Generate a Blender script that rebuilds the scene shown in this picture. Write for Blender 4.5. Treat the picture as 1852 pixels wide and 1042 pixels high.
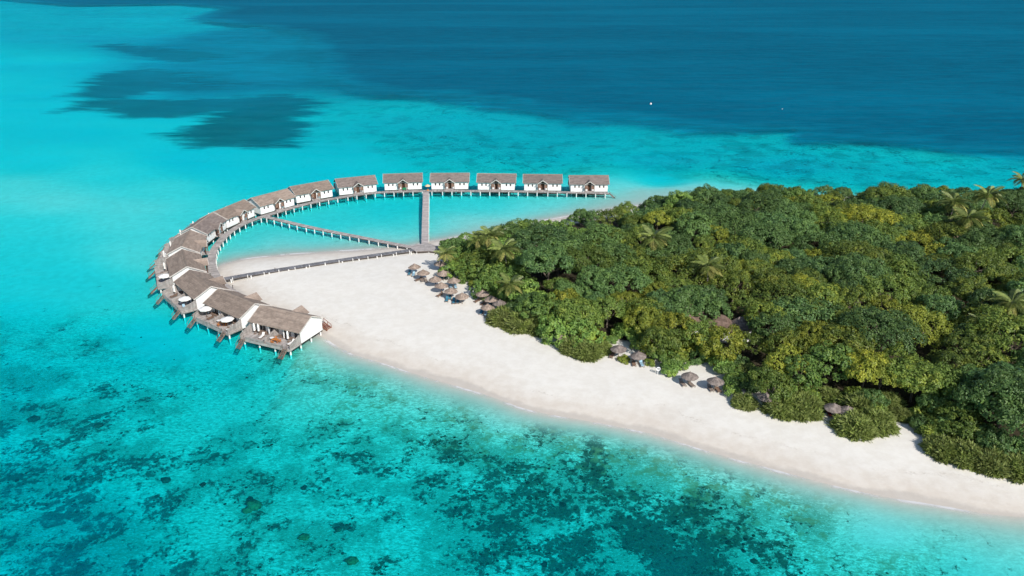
import bpy, math, random
import numpy as np

scene = bpy.context.scene
for o in list(bpy.data.objects):
    bpy.data.objects.remove(o)
COL = scene.collection
R = math.radians

# ------------------------------------------------------------------ camera
CAM_H, PITCH = 77.0, 23.0
cam_data = bpy.data.cameras.new("camera")
cam_data.sensor_width = 36.0
cam_data.lens = 27.214
cam_data.clip_start = 1.0
cam_data.clip_end = 30000.0
cam = bpy.data.objects.new("camera", cam_data)
cam.location = (0, 0, CAM_H)
cam.rotation_euler = (R(90 - PITCH), 0, 0)
COL.objects.link(cam)
scene.camera = cam

# ------------------------------------------------------------------ sky, sun, exposure
SUN_EL, SUN_ROT = 37.0, 150.0
world = bpy.data.worlds.new("World")
scene.world = world
world.use_nodes = True
wn = world.node_tree
wn.nodes.clear()
sky = wn.nodes.new("ShaderNodeTexSky")
sky.sky_type = 'NISHITA'
sky.sun_disc = False
sky.sun_elevation = R(SUN_EL)
sky.sun_rotation = R(SUN_ROT)
sky.air_density = 1.0
sky.dust_density = 0.6
bg = wn.nodes.new("ShaderNodeBackground")
bg.inputs["Strength"].default_value = 0.10
wo = wn.nodes.new("ShaderNodeOutputWorld")
wn.links.new(sky.outputs[0], bg.inputs[0])
wn.links.new(bg.outputs[0], wo.inputs[0])

sun_data = bpy.data.lights.new("sun", 'SUN')
sun_data.energy = 4.0
sun_data.angle = R(0.53)
sun_data.color = (1.0, 0.95, 0.89)
sun = bpy.data.objects.new("sun", sun_data)
sun.rotation_euler = (R(90 - SUN_EL), 0, R(180 - SUN_ROT))
COL.objects.link(sun)

scene.view_settings.view_transform = 'Standard'
scene.view_settings.look = 'None'
scene.view_settings.gamma = 1.0
scene.view_settings.exposure = 0.30
scene.view_settings.use_curve_mapping = False
scene.cycles.max_bounces = 4
scene.cycles.diffuse_bounces = 2
scene.cycles.glossy_bounces = 2
scene.cycles.transmission_bounces = 2
scene.cycles.use_adaptive_sampling = True
scene.cycles.adaptive_threshold = 0.03
scene.cycles.transparent_max_bounces = 12
scene.cycles.caustics_reflective = False
scene.cycles.caustics_refractive = False
scene.cycles.sample_clamp_indirect = 6.0
scene.cycles.use_denoising = True

# ------------------------------------------------------------------ material helpers
class NT:
    """small wrapper for building node trees"""
    def __init__(self, name):
        self.m = bpy.data.materials.new(name)
        self.m.use_nodes = True
        self.t = self.m.node_tree
        self.t.nodes.clear()
        self.out = self.t.nodes.new("ShaderNodeOutputMaterial")

    def n(self, kind, **kw):
        nd = self.t.nodes.new("ShaderNode" + kind)
        for k, v in kw.items():
            setattr(nd, k, v)
        return nd

    def l(self, a, b):
        self.t.links.new(a, b)

    def put(self, sock, v):
        if hasattr(v, "links") or isinstance(v, bpy.types.NodeSocket):
            self.l(v, sock)
        else:
            if isinstance(v, (tuple, list)) and sock.type == 'RGBA' and len(v) == 3:
                v = (*v, 1.0)
            sock.default_value = v

    def math(self, op, a, b=0.0, c=0.0, clamp=False):
        nd = self.n("Math", operation=op)
        nd.use_clamp = clamp
        self.put(nd.inputs[0], a)
        self.put(nd.inputs[1], b)
        if op in ('SMOOTH_MIN', 'MULTIPLY_ADD', 'COMPARE'):
            self.put(nd.inputs[2], c)
        return nd.outputs[0]

    def step(self, v, lo, hi, a=0.0, b=1.0):
        nd = self.n("MapRange", interpolation_type='SMOOTHSTEP')
        self.put(nd.inputs["Value"], v)
        nd.inputs["From Min"].default_value = lo
        nd.inputs["From Max"].default_value = hi
        nd.inputs["To Min"].default_value = a
        nd.inputs["To Max"].default_value = b
        return nd.outputs[0]

    def mix(self, f, a, b, mode='MIX'):
        nd = self.n("Mix", data_type='RGBA', blend_type=mode)
        self.put(nd.inputs[0], f)
        self.put(nd.inputs[6], a)
        self.put(nd.inputs[7], b)
        return nd.outputs[2]

    def attr(self, name):
        return self.n("Attribute", attribute_name=name).outputs["Fac"]

    def pos(self, scale=(1, 1, 1), src=None, rot=0.0):
        if src is None:
            src = self.n("NewGeometry").outputs["Position"]
        mp = self.n("Mapping")
        mp.inputs["Scale"].default_value = scale
        mp.inputs["Rotation"].default_value = (0, 0, rot)
        self.l(src, mp.inputs[0])
        return mp.outputs[0]

    def noise(self, vec, scale, detail=4.0, rough=0.55, dist=0.0):
        nd = self.n("TexNoise")
        self.l(vec, nd.inputs["Vector"])
        nd.inputs["Scale"].default_value = scale
        nd.inputs["Detail"].default_value = detail
        nd.inputs["Roughness"].default_value = rough
        nd.inputs["Distortion"].default_value = dist
        return nd.outputs[0]

    def voro(self, vec, scale, feature='F1', rnd=1.0):
        nd = self.n("TexVoronoi", feature=feature)
        self.l(vec, nd.inputs["Vector"])
        nd.inputs["Scale"].default_value = scale
        nd.inputs["Randomness"].default_value = rnd
        return nd.outputs["Distance"]

    def bump(self, h, strength, dist):
        nd = self.n("Bump")
        nd.inputs["Strength"].default_value = strength
        nd.inputs["Distance"].default_value = dist
        self.l(h, nd.inputs["Height"])
        return nd.outputs[0]

    def principled(self, col, rough=0.8, spec=0.3, normal=None):
        b = self.n("BsdfPrincipled")
        self.put(b.inputs["Base Color"], col)
        self.put(b.inputs["Roughness"], rough)
        b.inputs["Specular IOR Level"].default_value = spec
        if normal is not None:
            self.l(normal, b.inputs["Normal"])
        self.l(b.outputs[0], self.out.inputs[0])
        return b


def simple(name, col, rough=0.75, var=0.25, scale=1.5, spec=0.25, bump=0.0, island=0.0, stretch=(1, 1, 1), per_object=0.0):
    """a weathered surface: base colour with noise, some difference from piece to piece"""
    t = NT(name)
    p = t.pos(stretch)
    n1 = t.noise(p, scale, 6, 0.62)
    f = t.step(n1, 0.3, 0.7, 1 - var, 1 + var)
    if island:
        ri = t.n("NewGeometry").outputs["Random Per Island"]
        f = t.math('MULTIPLY', f, t.step(ri, 0, 1, 1 - island, 1 + island))
    if per_object:
        f = t.math('MULTIPLY', f, t.step(t.n("ObjectInfo").outputs["Random"], 0, 1, 1 - per_object, 1 + per_object))
    g = t.n("CombineColor")
    for k in range(3):
        t.put(g.inputs[k], f)
    c = t.mix(1.0, col, g.outputs[0], 'MULTIPLY')
    nr = t.bump(t.noise(p, scale * 6, 4, 0.6), bump, 0.05) if bump else None
    t.principled(c, rough, spec, nr)
    return t.m


M = {}
M['roof'] = simple("roof_shingle", (0.265, 0.21, 0.172), 0.9, 0.13, 1.6, 0.1, 0.6, 0.13, per_object=0.14)
M['roofold'] = simple("old_roof_shingle", (0.20, 0.165, 0.148), 0.9, 0.14, 1.6, 0.1, 0.6, 0.13, per_object=0.14)
M['hutroof'] = simple("dark_hut_thatch", (0.17, 0.12, 0.095), 0.95, 0.25, 1.5, 0.05, 0.6, 0.15)
M['wall'] = simple("white_plaster", (0.80, 0.79, 0.77), 0.8, 0.05, 0.7, 0.2)
M['trim'] = simple("pale_trim", (0.52, 0.48, 0.44), 0.8, 0.12, 1.0)
M['deck'] = simple("weathered_deck", (0.36, 0.33, 0.31), 0.85, 0.22, 0.9, 0.15, 0.2, 0.16)
M['deckdark'] = simple("grey_boards", (0.19, 0.19, 0.20), 0.85, 0.2, 0.8, 0.15, 0.2, 0.15)
M['pier'] = simple("pale_boards", (0.42, 0.38, 0.36), 0.85, 0.16, 0.7, 0.15, 0.2, 0.10)
M['screen'] = simple("screen_timber", (0.33, 0.30, 0.28), 0.85, 0.2, 1.2, 0.15, 0.2, 0.15)
M['beam'] = simple("dark_beam", (0.085, 0.07, 0.06), 0.85, 0.25, 1.0)
M['stair'] = simple("brown_stair", (0.20, 0.145, 0.115), 0.85, 0.25, 1.5, 0.15, 0, 0.15)
M['redwood'] = simple("red_brown_timber", (0.26, 0.10, 0.06), 0.8, 0.25, 1.5)
M['door'] = simple("door_timber", (0.10, 0.05, 0.032), 0.7, 0.2, 1.2)
M['panel'] = simple("louvre_timber", (0.25, 0.15, 0.11), 0.8, 0.2, 1.2)
M['post'] = simple("white_concrete", (0.74, 0.73, 0.70), 0.8, 0.12, 0.8)
M['glass'] = simple("dark_glass", (0.03, 0.04, 0.05), 0.15, 0.1, 1.0, 0.5)
M['thatch'] = simple("palm_thatch", (0.30, 0.235, 0.19), 0.95, 0.28, 2.2, 0.05, 0.8, 0.18)
M['thatchgrey'] = simple("old_thatch", (0.215, 0.18, 0.16), 0.95, 0.3, 2.2, 0.05, 0.8, 0.18)
M['canvas'] = simple("white_canvas", (0.80, 0.78, 0.74), 0.9, 0.06, 1.0, 0.1)
M['pole'] = simple("pole_timber", (0.20, 0.15, 0.11), 0.8, 0.2, 2.0)
M['blue'] = simple("blue_fabric", (0.06, 0.20, 0.28), 0.9, 0.2, 2.0, 0.1)
M['paleblue'] = simple("pale_blue_towel", (0.30, 0.46, 0.56), 0.9, 0.15, 2.0, 0.1)
M['brownwood'] = simple("lounger_timber", (0.21, 0.135, 0.095), 0.8, 0.22, 2.0)
M['greywood'] = simple("grey_lounger_timber", (0.235, 0.19, 0.16), 0.8, 0.2, 2.0)
M['orange'] = simple("oiled_teak", (0.52, 0.19, 0.045), 0.6, 0.2, 2.0)
M['white'] = simple("white_paint", (0.80, 0.80, 0.79), 0.5, 0.04, 1.0)
M['teal'] = simple("teal_paint", (0.03, 0.30, 0.28), 0.5, 0.1, 1.0)
M['green'] = simple("green_paint", (0.02, 0.22, 0.09), 0.5, 0.1, 1.0)
M['sandcloth'] = simple("cream_fabric", (0.72, 0.50, 0.30), 0.9, 0.1, 1.0)
M['red'] = simple("red_fabric", (0.28, 0.045, 0.05), 0.9, 0.2, 2.0)
M['bark'] = simple("grey_bark", (0.17, 0.14, 0.11), 0.9, 0.3, 2.5, 0.1, 0.5)
M['palmbark'] = simple("palm_bark", (0.30, 0.27, 0.24), 0.9, 0.3, 3.0, 0.1, 0.5)
M['coral'] = simple("coral_rock", (0.045, 0.042, 0.025), 0.95, 0.6, 0.8, 0.05, 0.6, 0.5)
M['corallight'] = simple("brown_coral", (0.22, 0.12, 0.05), 0.95, 0.5, 2.5, 0.05, 0.6, 0.3)


def leaf_material(name, dark, light, tip=None, alt=None, trans=0.34, rough=0.45, spec=0.3, rnd=0.25):
    t = NT(name)
    ri = t.n("NewGeometry").outputs["Random Per Island"]
    oi = t.n("ObjectInfo").outputs["Random"]
    c = t.mix(ri, dark, light)
    if tip is not None:      # some twigs carry younger, yellower leaves
        nz = t.noise(t.pos(), 0.55, 3, 0.5)
        c = t.mix(t.step(nz, 0.48, 0.66), c, tip)
    if alt is not None:      # each plant leans a little towards its neighbours' colour
        c = t.mix(t.math('MULTIPLY', t.math('FRACT', t.math('MULTIPLY', oi, 7.31)), 0.6), c, alt)
    f = t.step(oi, 0, 1, 1 - rnd, 1 + rnd)
    g = t.n("CombineColor")
    for k in range(3):
        t.put(g.inputs[k], f)
    c = t.mix(1.0, c, g.outputs[0], 'MULTIPLY')
    b = t.n("BsdfPrincipled")
    t.l(c, b.inputs["Base Color"])
    b.inputs["Roughness"].default_value = rough
    b.inputs["Specular IOR Level"].default_value = spec
    tr = t.n("BsdfTranslucent")
    t.l(c, tr.inputs[0])
    mx = t.n("MixShader")
    mx.inputs[0].default_value = trans
    t.l(b.outputs[0], mx.inputs[1])
    t.l(tr.outputs[0], mx.inputs[2])
    t.l(mx.outputs[0], t.out.inputs[0])
    return t.m


LEAF = {
    'dark': leaf_material("dark_green_leaves", (0.043, 0.100, 0.034), (0.144, 0.257, 0.087), (0.177, 0.285, 0.078), (0.139, 0.228, 0.056)),
    'olive': leaf_material("olive_leaves", (0.073, 0.120, 0.022), (0.230, 0.302, 0.056), (0.310, 0.348, 0.052), (0.139, 0.228, 0.050)),
    'yellow': leaf_material("yellow_green_leaves", (0.128, 0.171, 0.022), (0.396, 0.422, 0.058), (0.500, 0.490, 0.058), (0.235, 0.296, 0.050), rnd=0.18),
    'bright': leaf_material("fresh_green_leaves", (0.080, 0.160, 0.034), (0.257, 0.399, 0.090), (0.310, 0.422, 0.078), (0.161, 0.285, 0.067)),
    'shaggy': leaf_material("shaggy_shrub_leaves", (0.139, 0.177, 0.050), (0.364, 0.410, 0.134), (0.310, 0.388, 0.095), (0.235, 0.296, 0.078), trans=0.38, rnd=0.12),
    'palm': leaf_material("palm_leaflets", (0.128, 0.177, 0.047), (0.321, 0.376, 0.112), None, (0.214, 0.274, 0.067), 0.28, 0.4, 0.35, 0.2),
    'palmdry': leaf_material("dry_palm_leaflets", (0.278, 0.274, 0.078), (0.500, 0.490, 0.168), None, (0.364, 0.365, 0.123), 0.25, 0.6, 0.2, 0.2),
}

# ------------------------------------------------------------------ object helpers
def props(o, label=None, category=None, group=None, kind=None):
    if label: o["label"] = label
    if category: o["category"] = category
    if group: o["group"] = group
    if kind: o["kind"] = kind
    return o


def empty(name, loc, rz=0.0, label=None, category=None, group=None, scale=1.0):
    o = bpy.data.objects.new(name, None)
    o.location = loc
    o.rotation_euler = (0, 0, rz)
    o.scale = (scale, scale, scale)
    o.empty_display_size = 0.3
    COL.objects.link(o)
    return props(o, label, category, group)


def link_mesh(name, me, parent=None, loc=(0, 0, 0), rot=(0, 0, 0), scale=(1, 1, 1)):
    o = bpy.data.objects.new(name, me)
    o.location, o.rotation_euler, o.scale = loc, rot, scale
    COL.objects.link(o)
    if parent is not None:
        o.parent = parent
    return o


def np_mesh(name, verts, faces, mat, smooth=False):
    """verts (n,3); faces (m,3) or (m,4) arrays"""
    me = bpy.data.meshes.new(name)
    v = np.asarray(verts, dtype=np.float32)
    fa = np.asarray(faces, dtype=np.int32)
    k = fa.shape[1]
    me.vertices.add(len(v)); me.vertices.foreach_set("co", v.ravel())
    me.loops.add(fa.size); me.loops.foreach_set("vertex_index", fa.ravel())
    me.polygons.add(len(fa))
    me.polygons.foreach_set("loop_start", np.arange(0, fa.size, k, dtype=np.int32))
    me.polygons.foreach_set("loop_total", np.full(len(fa), k, dtype=np.int32))
    me.materials.append(mat)
    if smooth:
        me.polygons.foreach_set("use_smooth", np.ones(len(fa), dtype=bool))
    me.update(calc_edges=True)
    return me


class MB:
    """collects boxes, tubes and prisms into one mesh"""
    def __init__(self):
        self.v, self.f = [], []

    def add(self, vs, fs):
        b = len(self.v)
        self.v += [tuple(q) for q in vs]
        self.f += [tuple(b + i for i in q) for q in fs]
        return self

    def box(self, x0, x1, y0, y1, z0, z1):
        vs = [(x, y, z) for z in (z0, z1) for y in (y0, y1) for x in (x0, x1)]
        return self.add(vs, [(0, 2, 3, 1), (4, 5, 7, 6), (0, 1, 5, 4), (2, 6, 7, 3), (0, 4, 6, 2), (1, 3, 7, 5)])

    def hexa(self, bottom, top):
        """four bottom and four top corners, counter-clockwise"""
        return self.add(list(bottom) + list(top), [(3, 2, 1, 0), (4, 5, 6, 7), (0, 1, 5, 4), (1, 2, 6, 5), (2, 3, 7, 6), (3, 0, 4, 7)])

    def prism(self, pts, a, b):
        """polygon pts (list of 3D points) swept by vector from a to b offsets"""
        n = len(pts)
        lo = [tuple(p[k] + a[k] for k in range(3)) for p in pts]
        hi = [tuple(p[k] + b[k] for k in range(3)) for p in pts]
        fs = [tuple(range(n - 1, -1, -1)), tuple(range(n, 2 * n))]
        fs += [(i, (i + 1) % n, n + (i + 1) % n, n + i) for i in range(n)]
        return self.add(lo + hi, fs)

    def bar(self, p, q, w, h):
        """rectangular bar from p to q"""
        p, q = np.array(p, float), np.array(q, float)
        d = q - p; d /= np.linalg.norm(d)
        up = np.array((0, 0, 1.0)) if abs(d[2]) < 0.95 else np.array((1.0, 0, 0))
        s = np.cross(d, up); s /= np.linalg.norm(s)
        u = np.cross(s, d)
        c = [(-1, -1), (1, -1), (1, 1), (-1, 1)]
        lo = [p + s * a * w / 2 + u * b * h / 2 for a, b in c]
        hi = [q + s * a * w / 2 + u * b * h / 2 for a, b in c]
        return self.hexa(lo, hi)

    def tube(self, pts, rads, n=8):
        """tapered tube through points"""
        rings = []
        P = [np.array(p, float) for p in pts]
        for i, p in enumerate(P):
            d = P[min(i + 1, len(P) - 1)] - P[max(i - 1, 0)]
            d /= np.linalg.norm(d)
            up = np.array((0, 1.0, 0)) if abs(d[2]) > 0.7 else np.array((0, 0, 1.0))
            s = np.cross(d, up); s /= np.linalg.norm(s)
            u = np.cross(s, d)
            rings.append([p + rads[i] * (math.cos(2 * math.pi * k / n) * s + math.sin(2 * math.pi * k / n) * u) for k in range(n)])
        vs = [q for r in rings for q in r]
        fs = []
        for i in range(len(rings) - 1):
            for k in range(n):
                fs.append((i * n + k, i * n + (k + 1) % n, (i + 1) * n + (k + 1) % n, (i + 1) * n + k))
        fs.append(tuple(range(n - 1, -1, -1)))
        fs.append(tuple((len(rings) - 1) * n + k for k in range(n)))
        return self.add(vs, fs)

    def lathe(self, prof, n=16, cx=0, cy=0, jitter=None):
        """profile of (radius, z) turned about a vertical axis"""
        vs, fs = [], []
        for i, (r, z) in enumerate(prof):
            for k in range(n):
                a = 2 * math.pi * k / n
                rr = r * (jitter(i, k) if jitter else 1)
                vs.append((cx + rr * math.cos(a), cy + rr * math.sin(a), z))
        for i in range(len(prof) - 1):
            for k in range(n):
                fs.append((i * n + k, i * n + (k + 1) % n, (i + 1) * n + (k + 1) % n, (i + 1) * n + k))
        fs.append(tuple(range(n - 1, -1, -1)))
        fs.append(tuple((len(prof) - 1) * n + k for k in range(n)))
        return self.add(vs, fs)

    def mesh(self, name, mat, smooth=False):
        me = bpy.data.meshes.new(name)
        me.from_pydata(self.v, [], self.f)
        me.materials.append(mat)
        if smooth:
            me.polygons.foreach_set("use_smooth", [True] * len(me.polygons))
        me.update()
        return me

    def build(self, name, mat, parent=None, loc=(0, 0, 0), rot=(0, 0, 0), smooth=False):
        return link_mesh(name, self.mesh(name, mat, smooth), parent, loc, rot)

# ------------------------------------------------------------------ the island: outlines in metres
SHORE = [(350, 82), (200, 80), (130, 84), (76.90, 93.62), (71.56, 94.76), (65.71, 96.44), (58.11, 98.44), (50.53, 101.20), (42.95, 105.11), (36.57, 108.48),
         (30.82, 112.01), (24.73, 115.38), (17.28, 118.36), (9.52, 121.29), (1.45, 124.52), (-5.96, 129.12), (-13.79, 133.78), (-20.88, 138.02), (-27.07, 141.77),
         (-33.49, 145.43), (-37.69, 148.74), (-41.63, 152.97), (-45.09, 155.72), (-54.80, 162.96), (-65.75, 173.09), (-74.39, 183.22), (-78.35, 189.63), (-79.72, 194.80),
         (-79.37, 197.68), (-76.22, 201.50), (-71.97, 203.24), (-66.26, 205.00), (-57.31, 206.79), (-48.55, 208.60), (-39.25, 209.99), (-29.48, 212.32), (-24.05, 216.16),
         (-16.79, 220.11), (-11.58, 222.65), (-3.60, 227.88), (5.96, 233.88), (22.49, 243.13), (41.99, 252.40), (62.84, 262.32), (79.84, 267.89), (93.90, 268.60),
         (121.60, 263.69), (149.43, 260.95), (177.96, 259.60), (350, 262)]
FOREST = [(350, 90), (200, 92), (120, 96), (82.82, 103.34), (79.19, 105.11), (75.89, 107.39), (72.32, 109.42), (71.73, 112.01), (70.83, 118.19), (67.50, 119.63), (61.79, 115.55), (59.56, 116.07), (60.21, 121.48),
          (59.77, 125.70), (56.30, 124.72), (52.23, 121.85), (49.15, 123.37), (48.36, 129.33), (43.91, 126.69), (42.62, 131.84), (41.24, 139.64), (34.44, 139.64), (31.19, 137.34), (27.44, 145.68), (21.89, 148.22),
          (19.23, 145.68), (13.37, 145.68), (10.36, 154.89), (6.04, 154.89), (0.50, 156.28), (-3.33, 162.07), (-0.13, 168.22), (-2.86, 174.77), (-7.83, 179.97), (-11.52, 183.58),
          (-14.79, 190.02), (-18.17, 201.50), (-18.15, 209.52), (-12.34, 214.22), (-4.30, 219.11), (5.79, 226.29), (21.82, 235.00), (40.71, 243.73), (60.87, 253.04), (77.64, 259.60), (91.51, 260.95),
          (119.37, 258.27), (147.06, 256.29), (175.54, 255.63), (350, 256)]
DEEP = [(-2600, 2500), (-1500, 2100), (-799.23, 1513.83), (-628.97, 1572.36), (-485.04, 1425.22), (-449.48, 1164.54), (-322.53, 1043.07), (-229.74, 921.98), (-162.06, 723.41), (-138.27, 593.21), (-107.15, 537.15), (-83.56, 505.79), (-42.97, 486.03),
        (0.00, 456.14), (30.39, 429.50), (58.04, 408.66), (83.86, 392.43), (110.70, 388.22), (136.56, 382.72), (144.56, 367.06), (168.72, 362.09), (187.13, 346.79), (204.75, 333.67), (221.15, 330.54),
        (420, 320), (900, 260), (7000, 200), (7000, 9500), (-2600, 9500)]
VEG = [  # dark seagrass meadows
    [(-282.97, 501.27), (-316.85, 609.00), (-300.71, 654.03), (-234.42, 632.48), (-184.74, 563.87), (-206.42, 542.30), (-239.89, 532.09), (-241.31, 494.63), (-211.82, 490.30), (-179.91, 508.08), (-148.13, 522.23), (-114.77, 477.71), (-114.45, 427.83), (-102.11, 401.13), (-100.81, 352.53), (-145.01, 350.21), (-170.98, 382.72), (-168.32, 413.30), (-170.26, 443.34), (-186.84, 421.26), (-206.98, 422.88), (-242.05, 454.27), (-255.05, 439.80), (-259.55, 486.03)],
    [(-429.35, 825.40), (-415.14, 855.34), (-329.59, 808.38), (-251.05, 737.13), (-281.25, 685.02), (-333.07, 727.93), (-375.52, 776.29)],
    [(-436.97, 1121.11), (-401.79, 1199.33), (-305.23, 1110.74), (-347.88, 1034.05)],
]
THIN = [  # thin growth in deeper water between the meadow and the drop-off
    [(-315.30, 618.86), (-299.81, 654.03), (-334.08, 718.94), (-390.78, 797.40), (-387.13, 907.87), (-382.35, 1052.24), (-309.16, 1071.06), (-192.07, 921.98), (-80.14, 701.59), (-44.24, 501.27), (-79.01, 499.04), (-122.14, 537.15), (-150.76, 532.09), (-177.87, 512.72), (-219.78, 501.27)],
]


def poly_sdf(poly, X, Y):
    """signed distance to a closed outline, positive inside"""
    d2 = np.full(X.shape, 1e18)
    ins = np.zeros(X.shape, bool)
    n = len(poly)
    for i in range(n):
        ax, ay = poly[i]; bx, by = poly[(i + 1) % n]
        ex, ey = bx - ax, by - ay
        L = ex * ex + ey * ey + 1e-9
        t = np.clip(((X - ax) * ex + (Y - ay) * ey) / L, 0, 1)
        dx, dy = X - ax - t * ex, Y - ay - t * ey
        d2 = np.minimum(d2, dx * dx + dy * dy)
        if abs(ey) > 1e-9:
            c = ((ay > Y) != (by > Y)) & (X < ex * (Y - ay) / ey + ax)
            ins ^= c
    d = np.sqrt(d2)
    return np.where(ins, d, -d)


# sounded depths of the lagoon and the reef flat (x, y, metres)
SOUND = [((-346.94, 537.15), 2.2), ((-398.78, 701.59), 2.3), ((-214.04, 386.83), 2.2), ((-199.42, 317.54), 1.9), ((-162.70, 308.15), 1.35), ((-159.47, 260.95), 0.85), ((-128.45, 248.00), 0.9), ((-181.36, 275.16), 0.95), ((-126.71, 275.16), 1.1),
         ((-146.86, 225.24), 1.35), ((-109.66, 210.45), 0.9), ((-120.53, 189.24), 1.5), ((-99.03, 174.77), 1.5), ((-110.08, 156.28), 2.2), ((-82.16, 152.16), 2.5), ((-61.69, 145.68), 2.4),
         ((-66.19, 136.21), 2.1), ((-46.44, 145.68), 1.5), ((-35.27, 131.84), 1.7), ((-78.85, 121.85), 2.1), ((-50.39, 113.00), 1.9), ((-20.48, 105.11), 1.9), ((6.36, 98.03), 2.0),
         ((29.70, 88.10), 2.0), ((59.22, 83.69), 1.7), ((70.06, 82.63), 1.5), ((-64.38, 85.85), 3.0), ((-79.50, 100.78), 2.7), ((-96.93, 131.84), 2.5), ((-33.20, 85.85), 1.8), ((-117.88, 308.15), 2.1), ((-84.36, 360.87), 2.5),
         ((-82.02, 308.15), 2.3), ((-30.70, 337.94), 3.1), ((17.52, 327.45), 3.3), ((63.09, 317.54), 3.3), ((106.22, 308.15), 3.5), ((151.05, 308.15), 3.1), ((190.76, 299.26), 2.9),
         ((21.11, 401.13), 3.8), ((96.78, 360.87), 3.1), ((180.72, 322.43), 2.3), ((46.80, 271.48), 0.28), ((57.21, 273.68), 0.28), ((67.93, 276.66), 0.45), ((41.70, 278.17), 0.7), ((78.10, 276.66), 1.1), ((37.28, 259.60), 0.45), ((23.40, 254.33), 0.6), ((14.12, 257.60), 0.8), ((57.55, 286.76), 2.6),
         ((-57.62, 236.14), 1.25), ((-42.17, 251.13), 1.5), ((-14.34, 254.33), 1.15), ((-69.43, 215.19), 0.75), ((-45.88, 220.11), 0.75), ((-13.43, 236.14), 0.75), ((-79.21, 215.19), 1.0),
         ((-311.20, 723.41), 5.0), ((-285.48, 825.40), 6.0), ((-179.73, 609.00), 6.0), ((-156.78, 746.56), 9.0), ((-187.90, 532.09), 5.2), ((-93.01, 593.21), 8.0), ((-733.91, 1199.33), 3.4), ((-681.39, 1302.79), 3.8), ((-478.14, 1043.07), 3.6),
         ((-84.46, 416.45), 2.9), ((-51.97, 416.45), 3.1), ((-7.17, 386.83), 3.3), ((-136.39, 327.45), 2.4), ((-100.95, 386.83), 2.6)]
CORAL = [((-10.15, 113.00), 0.62), ((2.17, 105.11), 0.8), ((14.65, 95.40), 0.85), ((25.98, 89.26), 0.85), ((32.74, 84.76), 0.75), ((-2.15, 92.87), 0.78), ((5.77, 85.85), 0.7),
         ((-30.00, 116.42), 0.5), ((-21.16, 109.74), 0.5), ((51.57, 83.69), 0.35), ((66.27, 82.63), 0.15), ((-18.30, 90.44), 0.45), ((-36.61, 98.03), 0.42), ((-70.99, 98.03), 0.6),
         ((-67.50, 85.85), 0.74), ((-54.52, 84.76), 0.66), ((-41.77, 88.10), 0.55), ((-87.94, 120.00), 0.58), ((-76.56, 127.69), 0.5), ((-80.31, 103.64), 0.6), ((-62.60, 108.16), 0.5), ((-54.10, 123.75), 0.25), ((-91.01, 145.68), 0.35), ((-39.65, 127.69), 0.25),
         ((-77.78, 156.28), 0.1), ((-120.53, 189.24), 0.05), ((-128.32, 236.14), 0.0), ((-57.62, 236.14), 0.05), ((46.80, 271.48), 0.0), ((37.28, 259.60), 0.0), ((14.12, 257.60), 0.0), ((61.53, 275.16), 0.0), ((-14.03, 248.00), 0.05), ((32.41, 267.89), 0.0), ((17.04, 317.54), 0.38), ((83.81, 308.15), 0.42), ((135.92, 327.45), 0.4), ((168.93, 299.26), 0.36),
         ((-31.63, 349.06), 0.34), ((-69.18, 432.88), 0.25), ((-77.19, 327.45), 0.1), ((-252.85, 432.88), 0.0), ((-140.29, 308.15), 0.0), ((-2.61, 120.00), 0.2), ((24.82, 105.11), 0.4), ((39.92, 95.40), 0.4), ((54.56, 90.44), 0.1), ((-17.29, 125.70), 0.25)]


def field(pts, X, Y, power=3.2):
    """smooth interpolation of scattered soundings"""
    A, B = 3.2 * X / (Y + 60), 3.0 * np.log(Y + 60)
    num = np.zeros(X.shape); den = np.zeros(X.shape)
    for (px, py), val in pts:
        a, b = 3.2 * px / (py + 60), 3.0 * math.log(py + 60)
        w = 1.0 / ((A - a) ** 2 + (B - b) ** 2 + 0.004) ** (power / 2)
        num += w * val; den += w
    return num / den


def smooth(v, lo, hi):
    t = np.clip((v - lo) / (hi - lo), 0, 1)
    return t * t * (3 - 2 * t)


def wobble(X, Y):
    return (np.sin(X * 0.21 + 1.3 * np.sin(Y * 0.13)) + np.sin(Y * 0.27 + 1.1 * np.sin(X * 0.17 + 2)) + 0.6 * np.sin(X * 0.53 + Y * 0.41)) / 2.6


def fbm(X, Y, scale, seed, octaves=3):
    """smooth lattice noise, about 0 to 1"""
    out = np.zeros(np.shape(X)); amp, tot = 1.0, 0.0
    for o in range(octaves):
        g = np.random.default_rng(seed + o).random((256, 256))
        u, v = np.asarray(X) * scale + 71.3 * o, np.asarray(Y) * scale + 37.7 * o
        i, j = np.floor(u).astype(int), np.floor(v).astype(int)
        a, b = u - i, v - j
        a, b = a * a * (3 - 2 * a), b * b * (3 - 2 * b)
        i0, i1, j0, j1 = i % 256, (i + 1) % 256, j % 256, (j + 1) % 256
        out += amp * ((g[i0, j0] * (1 - a) + g[i1, j0] * a) * (1 - b) + (g[i0, j1] * (1 - a) + g[i1, j1] * a) * b)
        tot += amp; amp *= 0.5; scale *= 2.0
    return out / tot


def reef_growth(X, Y):
    """where corals crowd together"""
    return fbm(X, Y, 0.28, 21, 3)


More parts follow.
